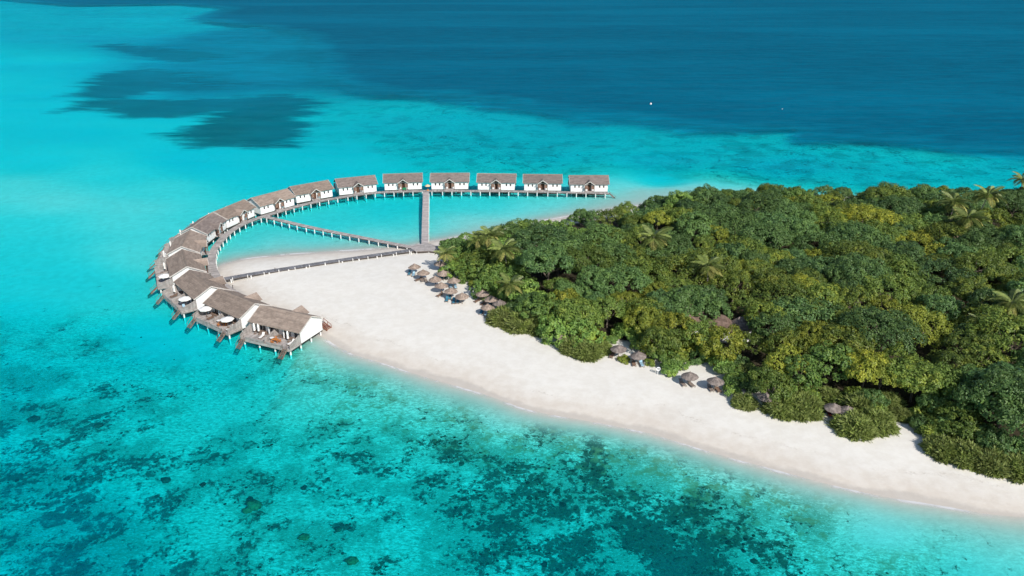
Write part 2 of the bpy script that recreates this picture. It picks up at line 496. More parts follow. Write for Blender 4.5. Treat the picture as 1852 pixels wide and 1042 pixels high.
def terrain(X, Y):
    X = np.asarray(X, float); Y = np.asarray(Y, float)
    Yc = np.maximum(Y, 30.0)
    d = poly_sdf(SHORE, X, Y) + 0.5 * wobble(X, Y)
    cap = field(SOUND, X, Yc)
    off = np.maximum(-d, 0)
    k = np.where((X > -45) & (Y < 175), 20.0, 10.0)
    cap = cap * np.where((X > -45) & (Y < 175), 1.08, 1.0)
    depth = cap * (1 - np.exp(-off / k)) + 0.0
    deep = poly_sdf(DEEP, X, Y)
    z_in = 1.35 * (1 - np.exp(-np.maximum(d, 0) / 11.0)) + 0.05 * wobble(X * 1.7, Y * 1.7) * smooth(d, 2, 10)
    z = np.where(d > 0, z_in, -depth)
    z = z - np.where(d > 0, 0, 20 * smooth(deep, 15, 160))
    return z, d, depth, deep


def ground_z(x, y):
    z, *_ = terrain(np.array([x]), np.array([y]))
    return float(z[0])


def axis(lo, hi, step, far_lo, far_hi, grow=1.045):
    mid = list(np.arange(lo, hi + 1e-6, step))
    up, s = [], step
    while (up[-1] if up else hi) < far_hi:
        s *= grow; up.append((up[-1] if up else hi) + s)
    dn, s = [], step
    while (dn[-1] if dn else lo) > far_lo:
        s *= grow; dn.append((dn[-1] if dn else lo) - s)
    return np.array(dn[::-1] + mid + up)


xs = axis(-115, 185, 1.3, -7000, 7000)
ys = axis(58, 300, 1.3, -600, 9500)
GX, GY = np.meshgrid(xs, ys)
gz, gd, gdepth, gdeep = terrain(GX.ravel(), GY.ravel())
nx, ny = len(xs), len(ys)
ii = np.arange(nx * ny).reshape(ny, nx)
quads = np.stack([ii[:-1, :-1], ii[:-1, 1:], ii[1:, 1:], ii[1:, :-1]], -1).reshape(-1, 4)
coral_d = field(CORAL, GX.ravel(), np.maximum(GY.ravel(), 30))
growth = reef_growth(GX.ravel(), GY.ravel())
veg = np.max([poly_sdf(p, GX.ravel(), GY.ravel()) for p in VEG], axis=0)
thin = np.max([poly_sdf(p, GX.ravel(), GY.ravel()) for p in THIN], axis=0)
litter = poly_sdf(FOREST, GX.ravel(), GY.ravel())


def add_attr(me, name, vals):
    a = me.attributes.new(name, 'FLOAT', 'POINT')
    a.data.foreach_set("value", np.asarray(vals, dtype=np.float32))


# ---- ground: dry sand, wet sand, sea bed, forest floor in one sheet
def ground_material():
    t = NT("sand_and_seabed")
    geo = t.n("NewGeometry")
    P = geo.outputs["Position"]
    sep = t.n("SeparateXYZ"); t.l(P, sep.inputs[0]); z = sep.outputs[2]
    p = t.pos()
    big = t.noise(p, 0.06, 2, 0.6)
    mid = t.noise(p, 0.5, 3, 0.65)
    fine = t.noise(p, 2.6, 3, 0.7)
    dry = t.mix(t.step(mid, 0.3, 0.72), (0.705, 0.672, 0.60), (0.765, 0.738, 0.672))
    dry = t.mix(t.step(fine, 0.62, 0.8, 0, 0.35), dry, (0.56, 0.52, 0.47))
    wetc = t.mix(t.step(mid, 0.3, 0.7), (0.595, 0.53, 0.45), (0.645, 0.588, 0.51))
    zz = t.math('ADD', z, t.math('MULTIPLY', t.math('SUBTRACT', big, 0.5), 0.5))
    zz = t.math('ADD', zz, t.math('MULTIPLY', t.math('SUBTRACT', mid, 0.5), 0.12))
    wet = t.step(zz, 0.85, 0.22)
    sat = t.step(zz, 0.24, 0.10)
    c = t.mix(t.math('MULTIPLY', wet, 0.85), dry, wetc)
    c = t.mix(t.math('MULTIPLY', sat, 0.55), c, (0.43, 0.395, 0.35))
    # strand lines: faint weed left by earlier tides
    ln = t.math('ABSOLUTE', t.math('SUBTRACT', zz, 0.62))
    line = t.math('MULTIPLY', t.math('MULTIPLY', t.step(ln, 0.04, 0.0), t.step(fine, 0.45, 0.65)), t.step(t.noise(p, 0.11, 3, 0.6), 0.46, 0.6))
    c = t.mix(t.math('MULTIPLY', line, 0.5), c, (0.38, 0.33, 0.27))
    # under water: rippled sand, rubble and coral growth, with painted caustic flecks
    under = t.step(z, -0.1, -0.7)
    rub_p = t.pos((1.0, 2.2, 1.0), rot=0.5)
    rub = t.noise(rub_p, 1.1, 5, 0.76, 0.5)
    rub_caustic = t.noise(rub_p, 3.0, 3, 0.7, 0.4)
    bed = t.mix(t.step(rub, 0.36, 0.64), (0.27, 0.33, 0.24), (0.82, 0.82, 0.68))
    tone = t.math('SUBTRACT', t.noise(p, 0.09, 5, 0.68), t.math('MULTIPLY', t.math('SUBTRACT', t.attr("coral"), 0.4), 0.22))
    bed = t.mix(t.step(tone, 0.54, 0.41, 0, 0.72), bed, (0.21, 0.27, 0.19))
    bed = t.mix(t.step(rub_caustic, 0.56, 0.68, 0, 0.9), bed, (0.95, 0.95, 0.86))  # pale rubble and sand, also caustic light painted into the bed colour
    bed = t.mix(t.step(rub_caustic, 0.44, 0.34, 0, 0.5), bed, (0.22, 0.22, 0.17))
    cd = t.attr("coral")
    patch = t.attr("growth")
    knob = t.noise(p, 0.85, 6, 0.78, 0.3)
    v = t.math('ADD', t.math('MULTIPLY', patch, 0.46), t.math('MULTIPLY', knob, 1.15))
    v = t.math('ADD', v, t.math('MULTIPLY', cd, 0.46))
    cor = t.step(v, 1.045, 1.17)
    calm = t.step(cd, 0.02, 0.35)
    bed = t.mix(calm, t.mix(t.step(mid, 0.3, 0.7), (0.64, 0.62, 0.56), (0.73, 0.71, 0.65)), bed)
    cc = t.mix(t.step(fine, 0.4, 0.6), (0.014, 0.020, 0.014), (0.075, 0.068, 0.036))
    bed = t.mix(t.math('MULTIPLY', cor, 0.92), bed, cc)
    ochre = t.math('MULTIPLY', t.step(t.noise(p, 0.4, 4, 0.75), 0.50, 0.62), t.step(z, -1.5, -0.8))
    ochre = t.math('MULTIPLY', ochre, t.step(cd, 0.12, 0.4))
    bed = t.mix(t.math('MULTIPLY', ochre, 0.8), bed, (0.33, 0.24, 0.12))
    # seagrass
    sp = t.pos((0.32, 1.0, 1.0))
    vn = t.math('SUBTRACT', t.noise(sp, 0.06, 6, 0.74), 0.5)
    vgf = t.step(t.math('ADD', t.attr("veg"), t.math('MULTIPLY', vn, 62.0)), -8, 9)
    gn = t.noise(sp, 0.11, 5, 0.72)
    gc = t.mix(t.step(gn, 0.38, 0.62), (0.010, 0.036, 0.036), (0.032, 0.085, 0.08))
    tf = t.step(t.math('ADD', t.attr("thin"), t.math('MULTIPLY', vn, 120.0)), -16, 40)
    bed = t.mix(t.math('MULTIPLY', tf, 0.72), bed, (0.05, 0.15, 0.21))
    bed = t.mix(t.math('MULTIPLY', vgf, 0.95), bed, gc)
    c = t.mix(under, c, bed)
    # forest floor
    lf = t.math('ADD', t.attr("litter"), t.math('MULTIPLY', t.math('SUBTRACT', mid, 0.5), 4.0))
    lit = t.mix(t.step(fine, 0.35, 0.65), (0.022, 0.022, 0.014), (0.075, 0.06, 0.035))
    c = t.mix(t.step(lf, 0.6, 3.2), c, lit)
    h = t.math('ADD', t.math('MULTIPLY', mid, 0.5), t.math('MULTIPLY', fine, 0.25))
    t.principled(c, t.step(sat, 0, 1, 0.9, 0.55), 0.15, t.bump(h, 0.35, 0.25))
    return t.m


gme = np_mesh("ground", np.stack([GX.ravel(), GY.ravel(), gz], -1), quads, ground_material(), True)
add_attr(gme, "coral", np.where(gdeep > 0, 0, coral_d))
add_attr(gme, "veg", veg)
add_attr(gme, "growth", growth)
add_attr(gme, "thin", thin)
add_attr(gme, "litter", litter)
ground = link_mesh("ground", gme)
props(ground, kind="structure")


# ---- sea surface
def sea_material():
    t = NT("sea_water")
    p = t.pos()
    d = t.attr("depth")
    sp = t.pos((0.6, 1.0, 1.0))
    n1 = t.noise(sp, 0.035, 3, 0.62)
    deepv = t.math('ADD', t.attr("deep"), t.math('MULTIPLY', t.math('SUBTRACT', n1, 0.5), 60.0))
    df = t.step(deepv, -22, 34)
    soft = t.noise(t.pos((0.5, 1.0, 1.0)), 0.018, 2, 0.6)
    d1 = t.math('MULTIPLY', d, t.step(soft, 0.25, 0.75, 0.86, 1.14))
    dd = t.math('ADD', d1, t.math('MULTIPLY', df, 20.0))
    cc = t.n("CombineColor")
    for k, a in enumerate((1.40, 0.048, 0.012)):
        t.put(cc.inputs[k], t.math('POWER', math.e, t.math('MULTIPLY', dd, -a)))
    trans = t.n("BsdfTransparent"); t.l(cc.outputs[0], trans.inputs[0])
    ramp = t.n("ValToRGB")
    t.l(t.step(dd, 0, 24), ramp.inputs[0])
    ramp.color_ramp.interpolation = 'LINEAR'
    el = ramp.color_ramp.elements
    mr = t.n("MapRange"); t.put(mr.inputs[0], dd)
    mr.inputs[1].default_value = 0; mr.inputs[2].default_value = 24
    t.l(mr.outputs[0], ramp.inputs[0])
    el[0].position = 0.0; el[0].color = (0.02, 0.60, 0.62, 1)
    el[1].position = 1.0; el[1].color = (0.0, 0.106, 0.184, 1)
    for q, c in ((0.1, (0.0, 0.53, 0.78)), (0.2, (0.0, 0.32, 0.48)), (0.36, (0.0, 0.175, 0.27))):
        e = el.new(q); e.color = (*c, 1)
    wave_shade = t.noise(t.pos((0.30, 1.0, 1.0)), 0.11, 5, 0.78)
    col = t.mix(t.step(wave_shade, 0.36, 0.64, 0, 0.42), ramp.outputs[0], (0.0, 0.045, 0.085))  # darker streaks: shading of the wave slopes painted into the water colour
    far = t.noise(t.pos((0.25, 1.0, 1.0)), 0.006, 4, 0.6)
    col = t.mix(t.step(far, 0.40, 0.66, 0, 0.45), col, t.mix(1.0, ramp.outputs[0], (1.0, 1.45, 1.40), 'MULTIPLY'))
    w1 = t.noise(t.pos((0.8, 1.3, 1)), 0.7, 3, 0.65, 0.0)
    w2 = t.noise(t.pos((0.7, 1.6, 1), rot=0.35), 0.16, 2, 0.6)
    w3 = t.noise(t.pos((0.6, 1.4, 1), rot=-0.2), 0.045, 2, 0.6)
    hgt = t.math('ADD', t.math('ADD', t.math('MULTIPLY', w1, 0.35), t.math('MULTIPLY', w2, 1.0)), t.math('MULTIPLY', w3, 2.2))
    nrm = t.bump(hgt, 0.9, 0.9)
    dif = t.n("BsdfDiffuse"); t.l(col, dif.inputs[0]); t.l(nrm, dif.inputs["Normal"])
    al = t.math('SUBTRACT', 1.0, t.math('POWER', math.e, t.math('ADD', t.math('MULTIPLY', dd, -0.02), t.math('MULTIPLY', t.math('MULTIPLY', dd, dd), -0.020))))
    m1 = t.n("MixShader"); t.l(al, m1.inputs[0]); t.l(trans.outputs[0], m1.inputs[1]); t.l(dif.outputs[0], m1.inputs[2])
    gl = t.n("BsdfGlossy"); gl.inputs["Roughness"].default_value = 0.22; t.l(nrm, gl.inputs["Normal"])
    gl.inputs[0].default_value = (0.35, 0.85, 1, 1)
    fr = t.n("Fresnel"); fr.inputs[0].default_value = 1.33; t.l(nrm, fr.inputs["Normal"])
    m2 = t.n("MixShader"); t.l(t.math('MULTIPLY', fr.outputs[0], 0.08), m2.inputs[0]); t.l(m1.outputs[0], m2.inputs[1]); t.l(gl.outputs[0], m2.inputs[2])
    # a thin broken line of foam where the water runs out on the sand
    foam = t.math('MULTIPLY', t.step(d, 0.09, 0.03), t.step(t.noise(p, 0.14, 3, 0.65), 0.42, 0.56))
    fd = t.n("BsdfDiffuse"); fd.inputs[0].default_value = (0.8, 0.8, 0.8, 1)
    m3 = t.n("MixShader"); t.l(t.math('MULTIPLY', foam, 0.7), m3.inputs[0]); t.l(m2.outputs[0], m3.inputs[1]); t.l(fd.outputs[0], m3.inputs[2])
    t.l(m3.outputs[0], t.out.inputs[0])
    return t.m


sme = np_mesh("sea", np.stack([GX.ravel(), GY.ravel(), np.zeros(nx * ny)], -1), quads, sea_material(), True)
add_attr(sme, "depth", np.where(gd > 0, 0, gdepth))
add_attr(sme, "deep", gdeep)
sea = link_mesh("sea", sme)
props(sea, kind="structure")

# ------------------------------------------------------------------ boardwalks and piers
def spline(pts, step=0.5):
    """smooth path through points, resampled evenly"""
    P = [np.array(p, float) for p in pts]
    P = [2 * P[0] - P[1]] + P + [2 * P[-1] - P[-2]]
    out = []
    for i in range(1, len(P) - 2):
        a, b, c, d = P[i - 1], P[i], P[i + 1], P[i + 2]
        for t in np.linspace(0, 1, 24, endpoint=False):
            out.append(0.5 * (2 * b + (c - a) * t + (2 * a - 5 * b + 4 * c - d) * t * t + (3 * b - a - 3 * c + d) * t ** 3))
    out.append(P[-2])
    out = np.array(out)
    s = np.r_[0, np.cumsum(np.linalg.norm(np.diff(out, axis=0), axis=1))]
    q = np.linspace(0, s[-1], max(2, int(round(s[-1] / step)) + 1))
    return np.stack([np.interp(q, s, out[:, k]) for k in range(out.shape[1])], -1)


def frame_at(path, i):
    d = path[min(i + 1, len(path) - 1)][:2] - path[max(i - 1, 0)][:2]
    d = d / np.linalg.norm(d)
    return d, np.array((-d[1], d[0]))


post_mesh = MB().lathe([(0.17, -4.5), (0.17, -0.02), (0.15, 0.0)], 10).mesh("post", M['post'])
stub_mesh = MB().lathe([(0.10, -1.2), (0.10, 0.62), (0.075, 0.66)], 8).mesh("bollard_post", M['post'])


def boardwalk(name, pts, width, ztop, mat, label, category, post_gap=3.4, board=0.42, group=None, sides=(-1, 1), bollard=0):
    """planks across two bearers on posts; ztop may change along the way"""
    if not hasattr(ztop, '__len__'):
        ztop = (ztop, ztop)
    path = spline(pts, board)
    n = len(path)
    root = empty(name, (path[0][0], path[0][1], 0), 0, label, category, group)
    ox, oy = path[0][0], path[0][1]
    mb = MB()
    bear = [MB(), MB()]
    zt = np.linspace(ztop[0], ztop[1], n)
    rng = random.Random(len(name) + n)
    for i in range(n - 1):
        p, q = path[i][:2], path[i + 1][:2]
        _, na = frame_at(path, i); _, nb = frame_at(path, i + 1)
        g = (q - p) * 0.04
        j1, j2 = rng.uniform(-0.03, 0.03), rng.uniform(-0.03, 0.03)
        w1, w2 = width / 2 + j1, width / 2 + j2
        dz = rng.uniform(-0.008, 0.008)
        c = [p + g - na * w1, q - g - nb * w1, q - g + nb * w2, p + g + na * w2]
        z0, z1 = zt[i] + dz, zt[i + 1] + dz
        zz = (z0, z1, z1, z0)
        mb.hexa([(c[k][0] - ox, c[k][1] - oy, zz[k] - 0.06) for k in range(4)], [(c[k][0] - ox, c[k][1] - oy, zz[k]) for k in range(4)])
    for s, b in zip((-1, 1), bear):
        for i in range(0, n - 1, 4):
            k = min(i + 4, n - 1)
            _, na = frame_at(path, i); _, nb = frame_at(path, k)
            p = path[i][:2] + na * s * (width / 2 - 0.16); q = path[k][:2] + nb * s * (width / 2 - 0.16)
            b.bar((p[0] - ox, p[1] - oy, zt[i] - 0.2), (q[0] - ox, q[1] - oy, zt[k] - 0.2), 0.12, 0.26)
        b.build("bearer", M['beam'], root)
    o = mb.build("deck_boards", mat, root)
    o["kind"] = "stuff"
    L = np.r_[0, np.cumsum(np.linalg.norm(np.diff(path[:, :2], axis=0), axis=1))]
    m = int(L[-1] / post_gap)
    for k in range(m + 1):
        i = int(np.argmin(abs(L - (k + 0.35) * L[-1] / (m + 0.7))))
        _, na = frame_at(path, i)
        for s in sides:
            p = path[i][:2] + na * s * (width / 2 - 0.02)
            link_mesh("post", post_mesh, root, (p[0] - ox, p[1] - oy, zt[i] - 0.07))
    if bollard:
        m = int(L[-1] / bollard)
        for k in range(m + 1):
            i = int(np.argmin(abs(L - (k + 0.5) * L[-1] / (m + 1))))
            _, na = frame_at(path, i)
            p = path[i][:2] + na * (width / 2 - 0.05) * (-1)
            link_mesh("bollard_post", stub_mesh, root, (p[0] - ox, p[1] - oy, zt[i] - 0.35))
    return root, path


WZ = 1.4
arc_pts = [(34.00, 263.37), (20.29, 264.56), (1.76, 265.84), (-14.92, 266.41), (-30.62, 266.41), (-46.05, 264.70), (-54.24, 261.49), (-60.71, 257.35),
           (-67.00, 252.53), (-72.70, 246.44), (-78.44, 238.42), (-81.21, 234.09), (-83.63, 229.08), (-85.09, 221.66), (-85.16, 214.15), (-84.61, 207.54), (-83.22, 201.27),
           (-81.01, 194.91), (-78.03, 188.50), (-73.67, 181.33), (-67.57, 174.28), (-59.80, 167.36), (-51.12, 161.79), (-42.92, 157.67)]
arc_root, arc_path = boardwalk("boardwalk", arc_pts, 2.1, WZ, M['deck'],
                               "long curved grey timber boardwalk on white posts linking all the villas", "boardwalk")
pier_a, _ = boardwalk("pier", [(-30.35, 264.77), (-27.63, 236.38), (-25.09, 210.14)], 2.05, (1.38, 1.1), M['pier'],
                      "straight pale timber pier from the beach platform to the far villas", "pier", 4.5)
pier_b, _ = boardwalk("pier", [(-78.55, 236.38), (-62.20, 226.38), (-45.28, 217.39), (-28.50, 208.59)], 1.9, (1.38, 1.1), M['deck'],
                      "diagonal grey timber pier crossing the lagoon on white posts", "pier", 3.4)
path_c, _ = boardwalk("beach_walkway", [(-74.27, 184.22), (-66.19, 188.60), (-54.47, 194.19), (-42.11, 199.85), (-27.25, 206.03)], 2.0, (1.36, 1.42), M['deckdark'],
                      "dark grey boardwalk lying across the white sand to the curved boardwalk", "walkway", 5.0, bollard=4.0)

# platform where the piers meet the sand
cp = [(-28.96, 207.17), (-27.73, 210.18), (-23.79, 210.65), (-19.53, 207.40), (-19.38, 203.57), (-23.36, 204.68), (-27.05, 204.23)]
cx0, cy0 = np.mean([p[0] for p in cp]), np.mean([p[1] for p in cp])
plat = empty("platform", (cx0, cy0, 0), 0, "low timber platform joining the two piers and the sand walkway", "platform")
mb = MB()
mb.prism([(p[0] - cx0, p[1] - cy0, 1.42) for p in cp], (0, 0, 0), (0, 0, 0.09))
mb.build("deck_boards", M['deck'], plat)
mb = MB()
for i in range(len(cp)):
    a, b = cp[i], cp[(i + 1) % len(cp)]
    mb.bar(((a[0] - cx0) * .96, (a[1] - cy0) * .96, 1.2), ((b[0] - cx0) * .96, (b[1] - cy0) * .96, 1.2), 0.14, 0.4)
mb.build("bearer", M['beam'], plat)
for p in cp:
    link_mesh("post", post_mesh, plat, ((p[0] - cx0) * 0.92, (p[1] - cy0) * 0.92, 1.38))


def flight(mb, x, y0, z0, y1, z1, width, n):
    """open stair: two stringers and treads, running along y"""
    for s in (-1, 1):
        mb.bar((x + s * width / 2, y0, z0), (x + s * width / 2, y1, z1), 0.09, 0.24)
    for k in range(n):
        f = (k + 0.5) / n
        y, z = y0 + (y1 - y0) * f, z0 + (z1 - z0) * f + 0.06
        mb.box(x - width / 2 + 0.05, x + width / 2 - 0.05, y - 0.13, y + 0.13, z, z + 0.05)


# stairs at the two ends of the curved boardwalk
e0 = arc_path[0]; d0, _ = frame_at(arc_path, 0)
st = empty("water_stair", (e0[0], e0[1], 0), math.atan2(-d0[1], -d0[0]) - math.pi / 2,
           "steep timber stair dropping from the far end of the curved boardwalk into the water", "stair")
mb = MB()
flight(mb, 0, 0.1, WZ - 0.05, 2.6, -0.7, 1.1, 8)
mb.build("steps", M['stair'], st)
mb = MB()
mb.bar((0.6, 0.0, WZ + 0.9), (0.6, 2.5, 0.35), 0.07, 0.07)
for f in (0.05, 0.55, 1.0):
    mb.bar((0.6, 2.5 * f, WZ - 0.1 - 1.9 * f), (0.6, 2.5 * f, WZ + 0.9 - 1.95 * f), 0.06, 0.06)
mb.build("handrail", M['stair'], st)
e1 = arc_path[-1]; d1, _ = frame_at(arc_path, len(arc_path) - 1)
st = empty("beach_stair", (e1[0], e1[1], 0), math.atan2(d1[1], d1[0]) - math.pi / 2,
           "red brown timber stair from the boardwalk end down to the sand beside the first villa", "stair")
mb = MB()
flight(mb, 0, 0.1, WZ - 0.05, 2.0, 0.35, 1.5, 6)
mb.build("steps", M['redwood'], st)
for s in (-0.78, 0.78):
    mb = MB()
    mb.bar((s, 0.0, WZ + 0.95), (s, 2.0, 1.2), 0.09, 0.09)
    for f in (0.0, 0.5, 1.0):
        mb.bar((s, 2.0 * f, WZ - 0.2 - 0.95 * f), (s, 2.0 * f, WZ + 0.95 - 1.15 * f), 0.09, 0.09)
    mb.build("handrail", M['redwood'], st)

# ------------------------------------------------------------------ overwater villas
F = 1.6                      # floor above the sea
EAVE, RIDGE = 2.45, 4.6     # above the floor
HY, HX = 4.35, 7.0           # roof half depth and half length


def roof_courses():
    """two slopes of overlapping shingle courses"""
    mb = MB()
    n = 11
    rng = random.Random(5)
    for s in (-1, 1):
        for k in range(n):
            f0, f1 = k / n, (k + 1) / n + 0.012
            y0, y1 = s * HY * f0, s * HY * min(f1, 1.0)
            z0, z1 = F + RIDGE + (EAVE - RIDGE) * f0, F + RIDGE + (EAVE - RIDGE) * min(f1, 1.0)
            x = -HX
            while x < HX - 0.01:          # runs of shingles, a little uneven
                w = min(rng.uniform(1.2, 2.4), HX - x)
                if HX - x - w < 0.5:
                    w = HX - x
                up = rng.uniform(0.0, 0.022)
                b = [(x, y0, z0 - 0.14), (x + w, y0, z0 - 0.14), (x + w, y1, z1 - 0.10), (x, y1, z1 - 0.10)]
                t = [(x, y0, z0 - 0.01 + up), (x + w, y0, z0 - 0.01 + up), (x + w, y1, z1 + 0.045 + up), (x, y1, z1 + 0.045 + up)]
                if s < 0:
                    b, t = b[::-1], t[::-1]
                mb.hexa(b, t)
                x += w
    return mb


def gable(x):
    pts = [(x, -3.75, F - 0.35), (x, 3.7, F - 0.35), (x, 3.7, F + 2.62), (x, 0.0, F + 4.42), (x, -3.75, F + 2.6)]
    return MB().prism(pts, (-0.1, 0, 0), (0.1, 0, 0))


WIN = (-5.1, -3.66, 3.6, 5.07)
VM = {}
VM['roof'] = roof_courses().mesh("roof", M['roof'])
VM['roof', 1] = VM['roof'].copy(); VM['roof', 1].materials[0] = M['roofold']
VM['ridge_cap'] = MB().prism([(-HX - .02, -0.28, F + RIDGE - 0.09), (-HX - .02, 0, F + RIDGE + 0.09), (-HX - .02, 0.28, F + RIDGE - 0.09)][::-1], (0, 0, 0), (2 * HX + .04, 0, 0)).mesh("ridge_cap", M['roof'])
for s in (-1, 1):
    for q in (-1, 1):
        VM['barge', s, q] = MB().bar((s * (HX + 0.05), q * 0.02, F + RIDGE - 0.02), (s * (HX + 0.05), q * (HY + 0.06), F + EAVE - 0.02), 0.09, 0.26).mesh("bargeboard", M['trim'])
    VM['gable', s] = gable(s * 6.45).mesh("gable_wall", M['wall'])
mb = MB()
edges = [-6.34, -5.32, -4.88, -3.88, -3.44, -0.62]
z0, z1, za, zb = F - 0.35, F + 2.58, F + 1.05, F + 1.92
for s in (-1, 1):
    ex = [s * e for e in edges]
    for a, b in ((0, 1), (2, 3), (4, 5)):
        mb.box(min(ex[a], ex[b]), max(ex[a], ex[b]), 3.5, 3.7, z0, z1)
    for a, b in ((1, 2), (3, 4)):
        mb.box(min(ex[a], ex[b]), max(ex[a], ex[b]), 3.5, 3.7, z0, za)
        mb.box(min(ex[a], ex[b]), max(ex[a], ex[b]), 3.5, 3.7, zb, z1)
mb.box(-0.62, 0.62, 3.5, 3.7, F + 2.1, z1)
VM['front_wall'] = mb.mesh("front_wall", M['wall'])
mb = MB()
for a, b in ((-6.34, -5.6), (-3.9, -3.0), (-0.6, 0.6), (3.0, 3.9), (5.6, 6.34)):
    mb.box(a, b, -2.55, -2.35, F, F + 2.6)
mb.box(-6.34, 6.34, -2.56, -2.34, F + 2.2, F + 3.2)
VM['sea_wall'] = mb.mesh("sea_wall", M['wall'])
VM['glass'] = MB().box(-0.85, 0.85, -0.04, 0.04, 0, 2.2).mesh("glass_door", M['glass'])
mb = MB()
for x in (-0.85, 0, 0.85):
    mb.box(x - 0.04, x + 0.04, -0.07, 0.07, 0, 2.2)
VM['glass_frame'] = mb.mesh("door_frame", M['white'])
VM['column'] = MB().box(-0.11, 0.11, -0.11, 0.11, 0, 2.36).mesh("column", M['white'])
VM['window'] = MB().box(-0.26, -0.2, -0.05, 0.06, 0, 0.87).box(0.2, 0.26, -0.05, 0.06, 0, 0.87).box(-0.2, 0.2, -0.05, 0.06, 0, 0.06).box(-0.2, 0.2, -0.05, 0.06, 0.81, 0.87).mesh("window", M['panel'])
VM['pane'] = MB().box(-0.2, 0.2, -0.03, 0.0, 0.06, 0.81).mesh("pane", M['glass'])
VM['door'] = MB().box(-0.6, 0.6, -0.06, 0.0, 0, 2.08).box(-0.03, 0.03, 0.0, 0.025, 0, 2.08).mesh("door", M['door'])
# entrance porch: gable roof reaching out over the entrance side
PR, PE, PW = 3.72, 2.35, 1.95
mb = MB()
for s in (-1, 1):
    for k in range(5):
        f0, f1 = k / 5, (k + 1) / 5
        a = (s * PW * f0, F + PR + (PE - PR) * f0); b = (s * PW * f1, F + PR + (PE - PR) * f1)
        y1 = 5.35
        ya, yb = 0.9 + 2.6 * f0, 0.9 + 2.6 * f1
        bt = [(a[0], ya, a[1] - 0.1), (a[0], y1, a[1] - 0.1), (b[0], y1, b[1] - 0.08), (b[0], yb, b[1] - 0.08)]
        tp = [(a[0], ya, a[1]), (a[0], y1, a[1]), (b[0], y1, b[1] + 0.04), (b[0], yb, b[1] + 0.04)]
        if s > 0:
            bt, tp = bt[::-1], tp[::-1]
        mb.hexa(bt, tp)
VM['porch_roof'] = mb.mesh("porch_roof", M['roof'])
VM['porch_roof', 1] = VM['porch_roof'].copy(); VM['porch_roof', 1].materials[0] = M['roofold']
VM['porch_barge'] = [MB().bar((0, 5.4, F + PR - 0.03), (s * (PW + 0.03), 5.4, F + PE - 0.03), 0.09, 0.24).mesh("bargeboard", M['trim']) for s in (-1, 1)]
VM['porch_post'] = MB().box(-0.09, 0.09, -0.09, 0.09, 0, PE + 0.1).mesh("porch_post", M['door'])
mb = MB()
for k in range(7):
    mb.box(-0.42, 0.42, -0.03, 0.03, 0.9 + k * 0.19, 0.9 + k * 0.19 + 0.17)
mb.box(-0.46, -0.40, -0.04, 0.04, 0, 2.25).box(0.40, 0.46, -0.04, 0.04, 0, 2.25)
VM['louvre'] = mb.mesh("louvre_panel", M['panel'])
VM['porch_gable'] = MB().prism([(-1.55, 3.9, F + 2.35), (1.55, 3.9, F + 2.35), (0, 3.9, F + 3.5)][::-1], (0, -0.05, 0), (0, 0.05, 0)).mesh("porch_gable", M['door'])
mb = MB().box(-6.55, 6.55, -3.8, 3.72, F - 0.55, F - 0.36)
for y in (-3.6, 0, 3.5):
    mb.box(-6.5, 6.5, y - 0.12, y + 0.12, F - 0.8, F - 0.55)
VM['platform'] = mb.mesh("floor_platform", M['beam'])
VM['floor'] = MB().box(-6.34, 6.34, -3.7, 3.48, F - 0.34, F).mesh("veranda_floor", M['stair'])
mb = MB()
x = -6.7
while x < 6.65:
    mb.box(x, x + 0.30, -7.45, -3.82, F - 0.2, F - 0.08 + 0.012 * math.sin(x * 9)); x += 0.315
VM['deck'] = mb.mesh("deck_boards", M['deck'])
mb = MB()
for y in (-7.2, -5.6, -4.0):
    mb.box(-6.7, 6.7, y - 0.08, y + 0.08, F - 0.45, F - 0.21)
mb.box(-6.72, 6.72, -7.5, -7.455, F - 0.6, F - 0.06)
VM['deck_frame'] = mb.mesh("deck_frame", M['screen'])


def slat_screen(ya, ha, yb, hb, w=0.2):
    """upright slats, their tops sloping from the wall down to the sea edge"""
    mb = MB()
    n = int(abs(yb - ya) / w)
    for k in range(n):
        f = k / n
        y = ya + (yb - ya) * f
        h = ha + (hb - ha) * f
        mb.box(-0.03 + 0.012 * (k % 2), 0.03 + 0.012 * (k % 2), y - w * 0.9, y, F - 0.5, F + h)
    mb.bar((0.07, ya, F + ha - 0.25), (0.07, yb, F + hb - 0.2), 0.06, 0.1)
    mb.bar((0.07, ya, F + 0.2), (0.07, yb, F + 0.2), 0.06, 0.1)
    return mb


VM['screen'] = slat_screen(-3.8, 2.1, -7.5, 0.95).mesh("privacy_screen", M['screen'])
VM['divider'] = slat_screen(-2.6, 2.0, -7.3, 0.95).mesh("divider_screen", M['screen'])
mb = MB()
flight(mb, 0, -7.5, F - 0.15, -10.1, -0.75, 1.05, 10)
VM['stair'] = mb.mesh("stair", M['stair'])
mb = MB()
for s in (-1, 1):
    mb.bar((s * 0.53, -7.55, F + 0.85), (s * 0.53, -9.3, F - 0.75), 0.05, 0.05)
    for f in (0.02, 0.9):
        mb.bar((s * 0.53, -7.55 - 1.75 * f, F - 0.2 - 1.6 * f), (s * 0.53, -7.55 - 1.75 * f, F + 0.85 - 1.6 * f), 0.05, 0.05)
VM['stair_rail'] = mb.mesh("stair_rail", M['stair'])
mb = MB()
for a, b in ((-5.4, -0.3), (0.3, 4.7)):
    mb.box(a, b, -7.46, -7.40, F + 0.42, F + 0.5)
    k = a
    while k < b:
        mb.box(k, k + 0.16, -7.44, -7.41, F - 0.08, F + 0.42); k += 0.22
VM['rail'] = mb.mesh("deck_railing", M['screen'])
VM['stilt'] = MB().lathe([(0.19, -4.0), (0.19, F - 0.5), (0.16, F - 0.45)], 10).mesh("stilt", M['post'])
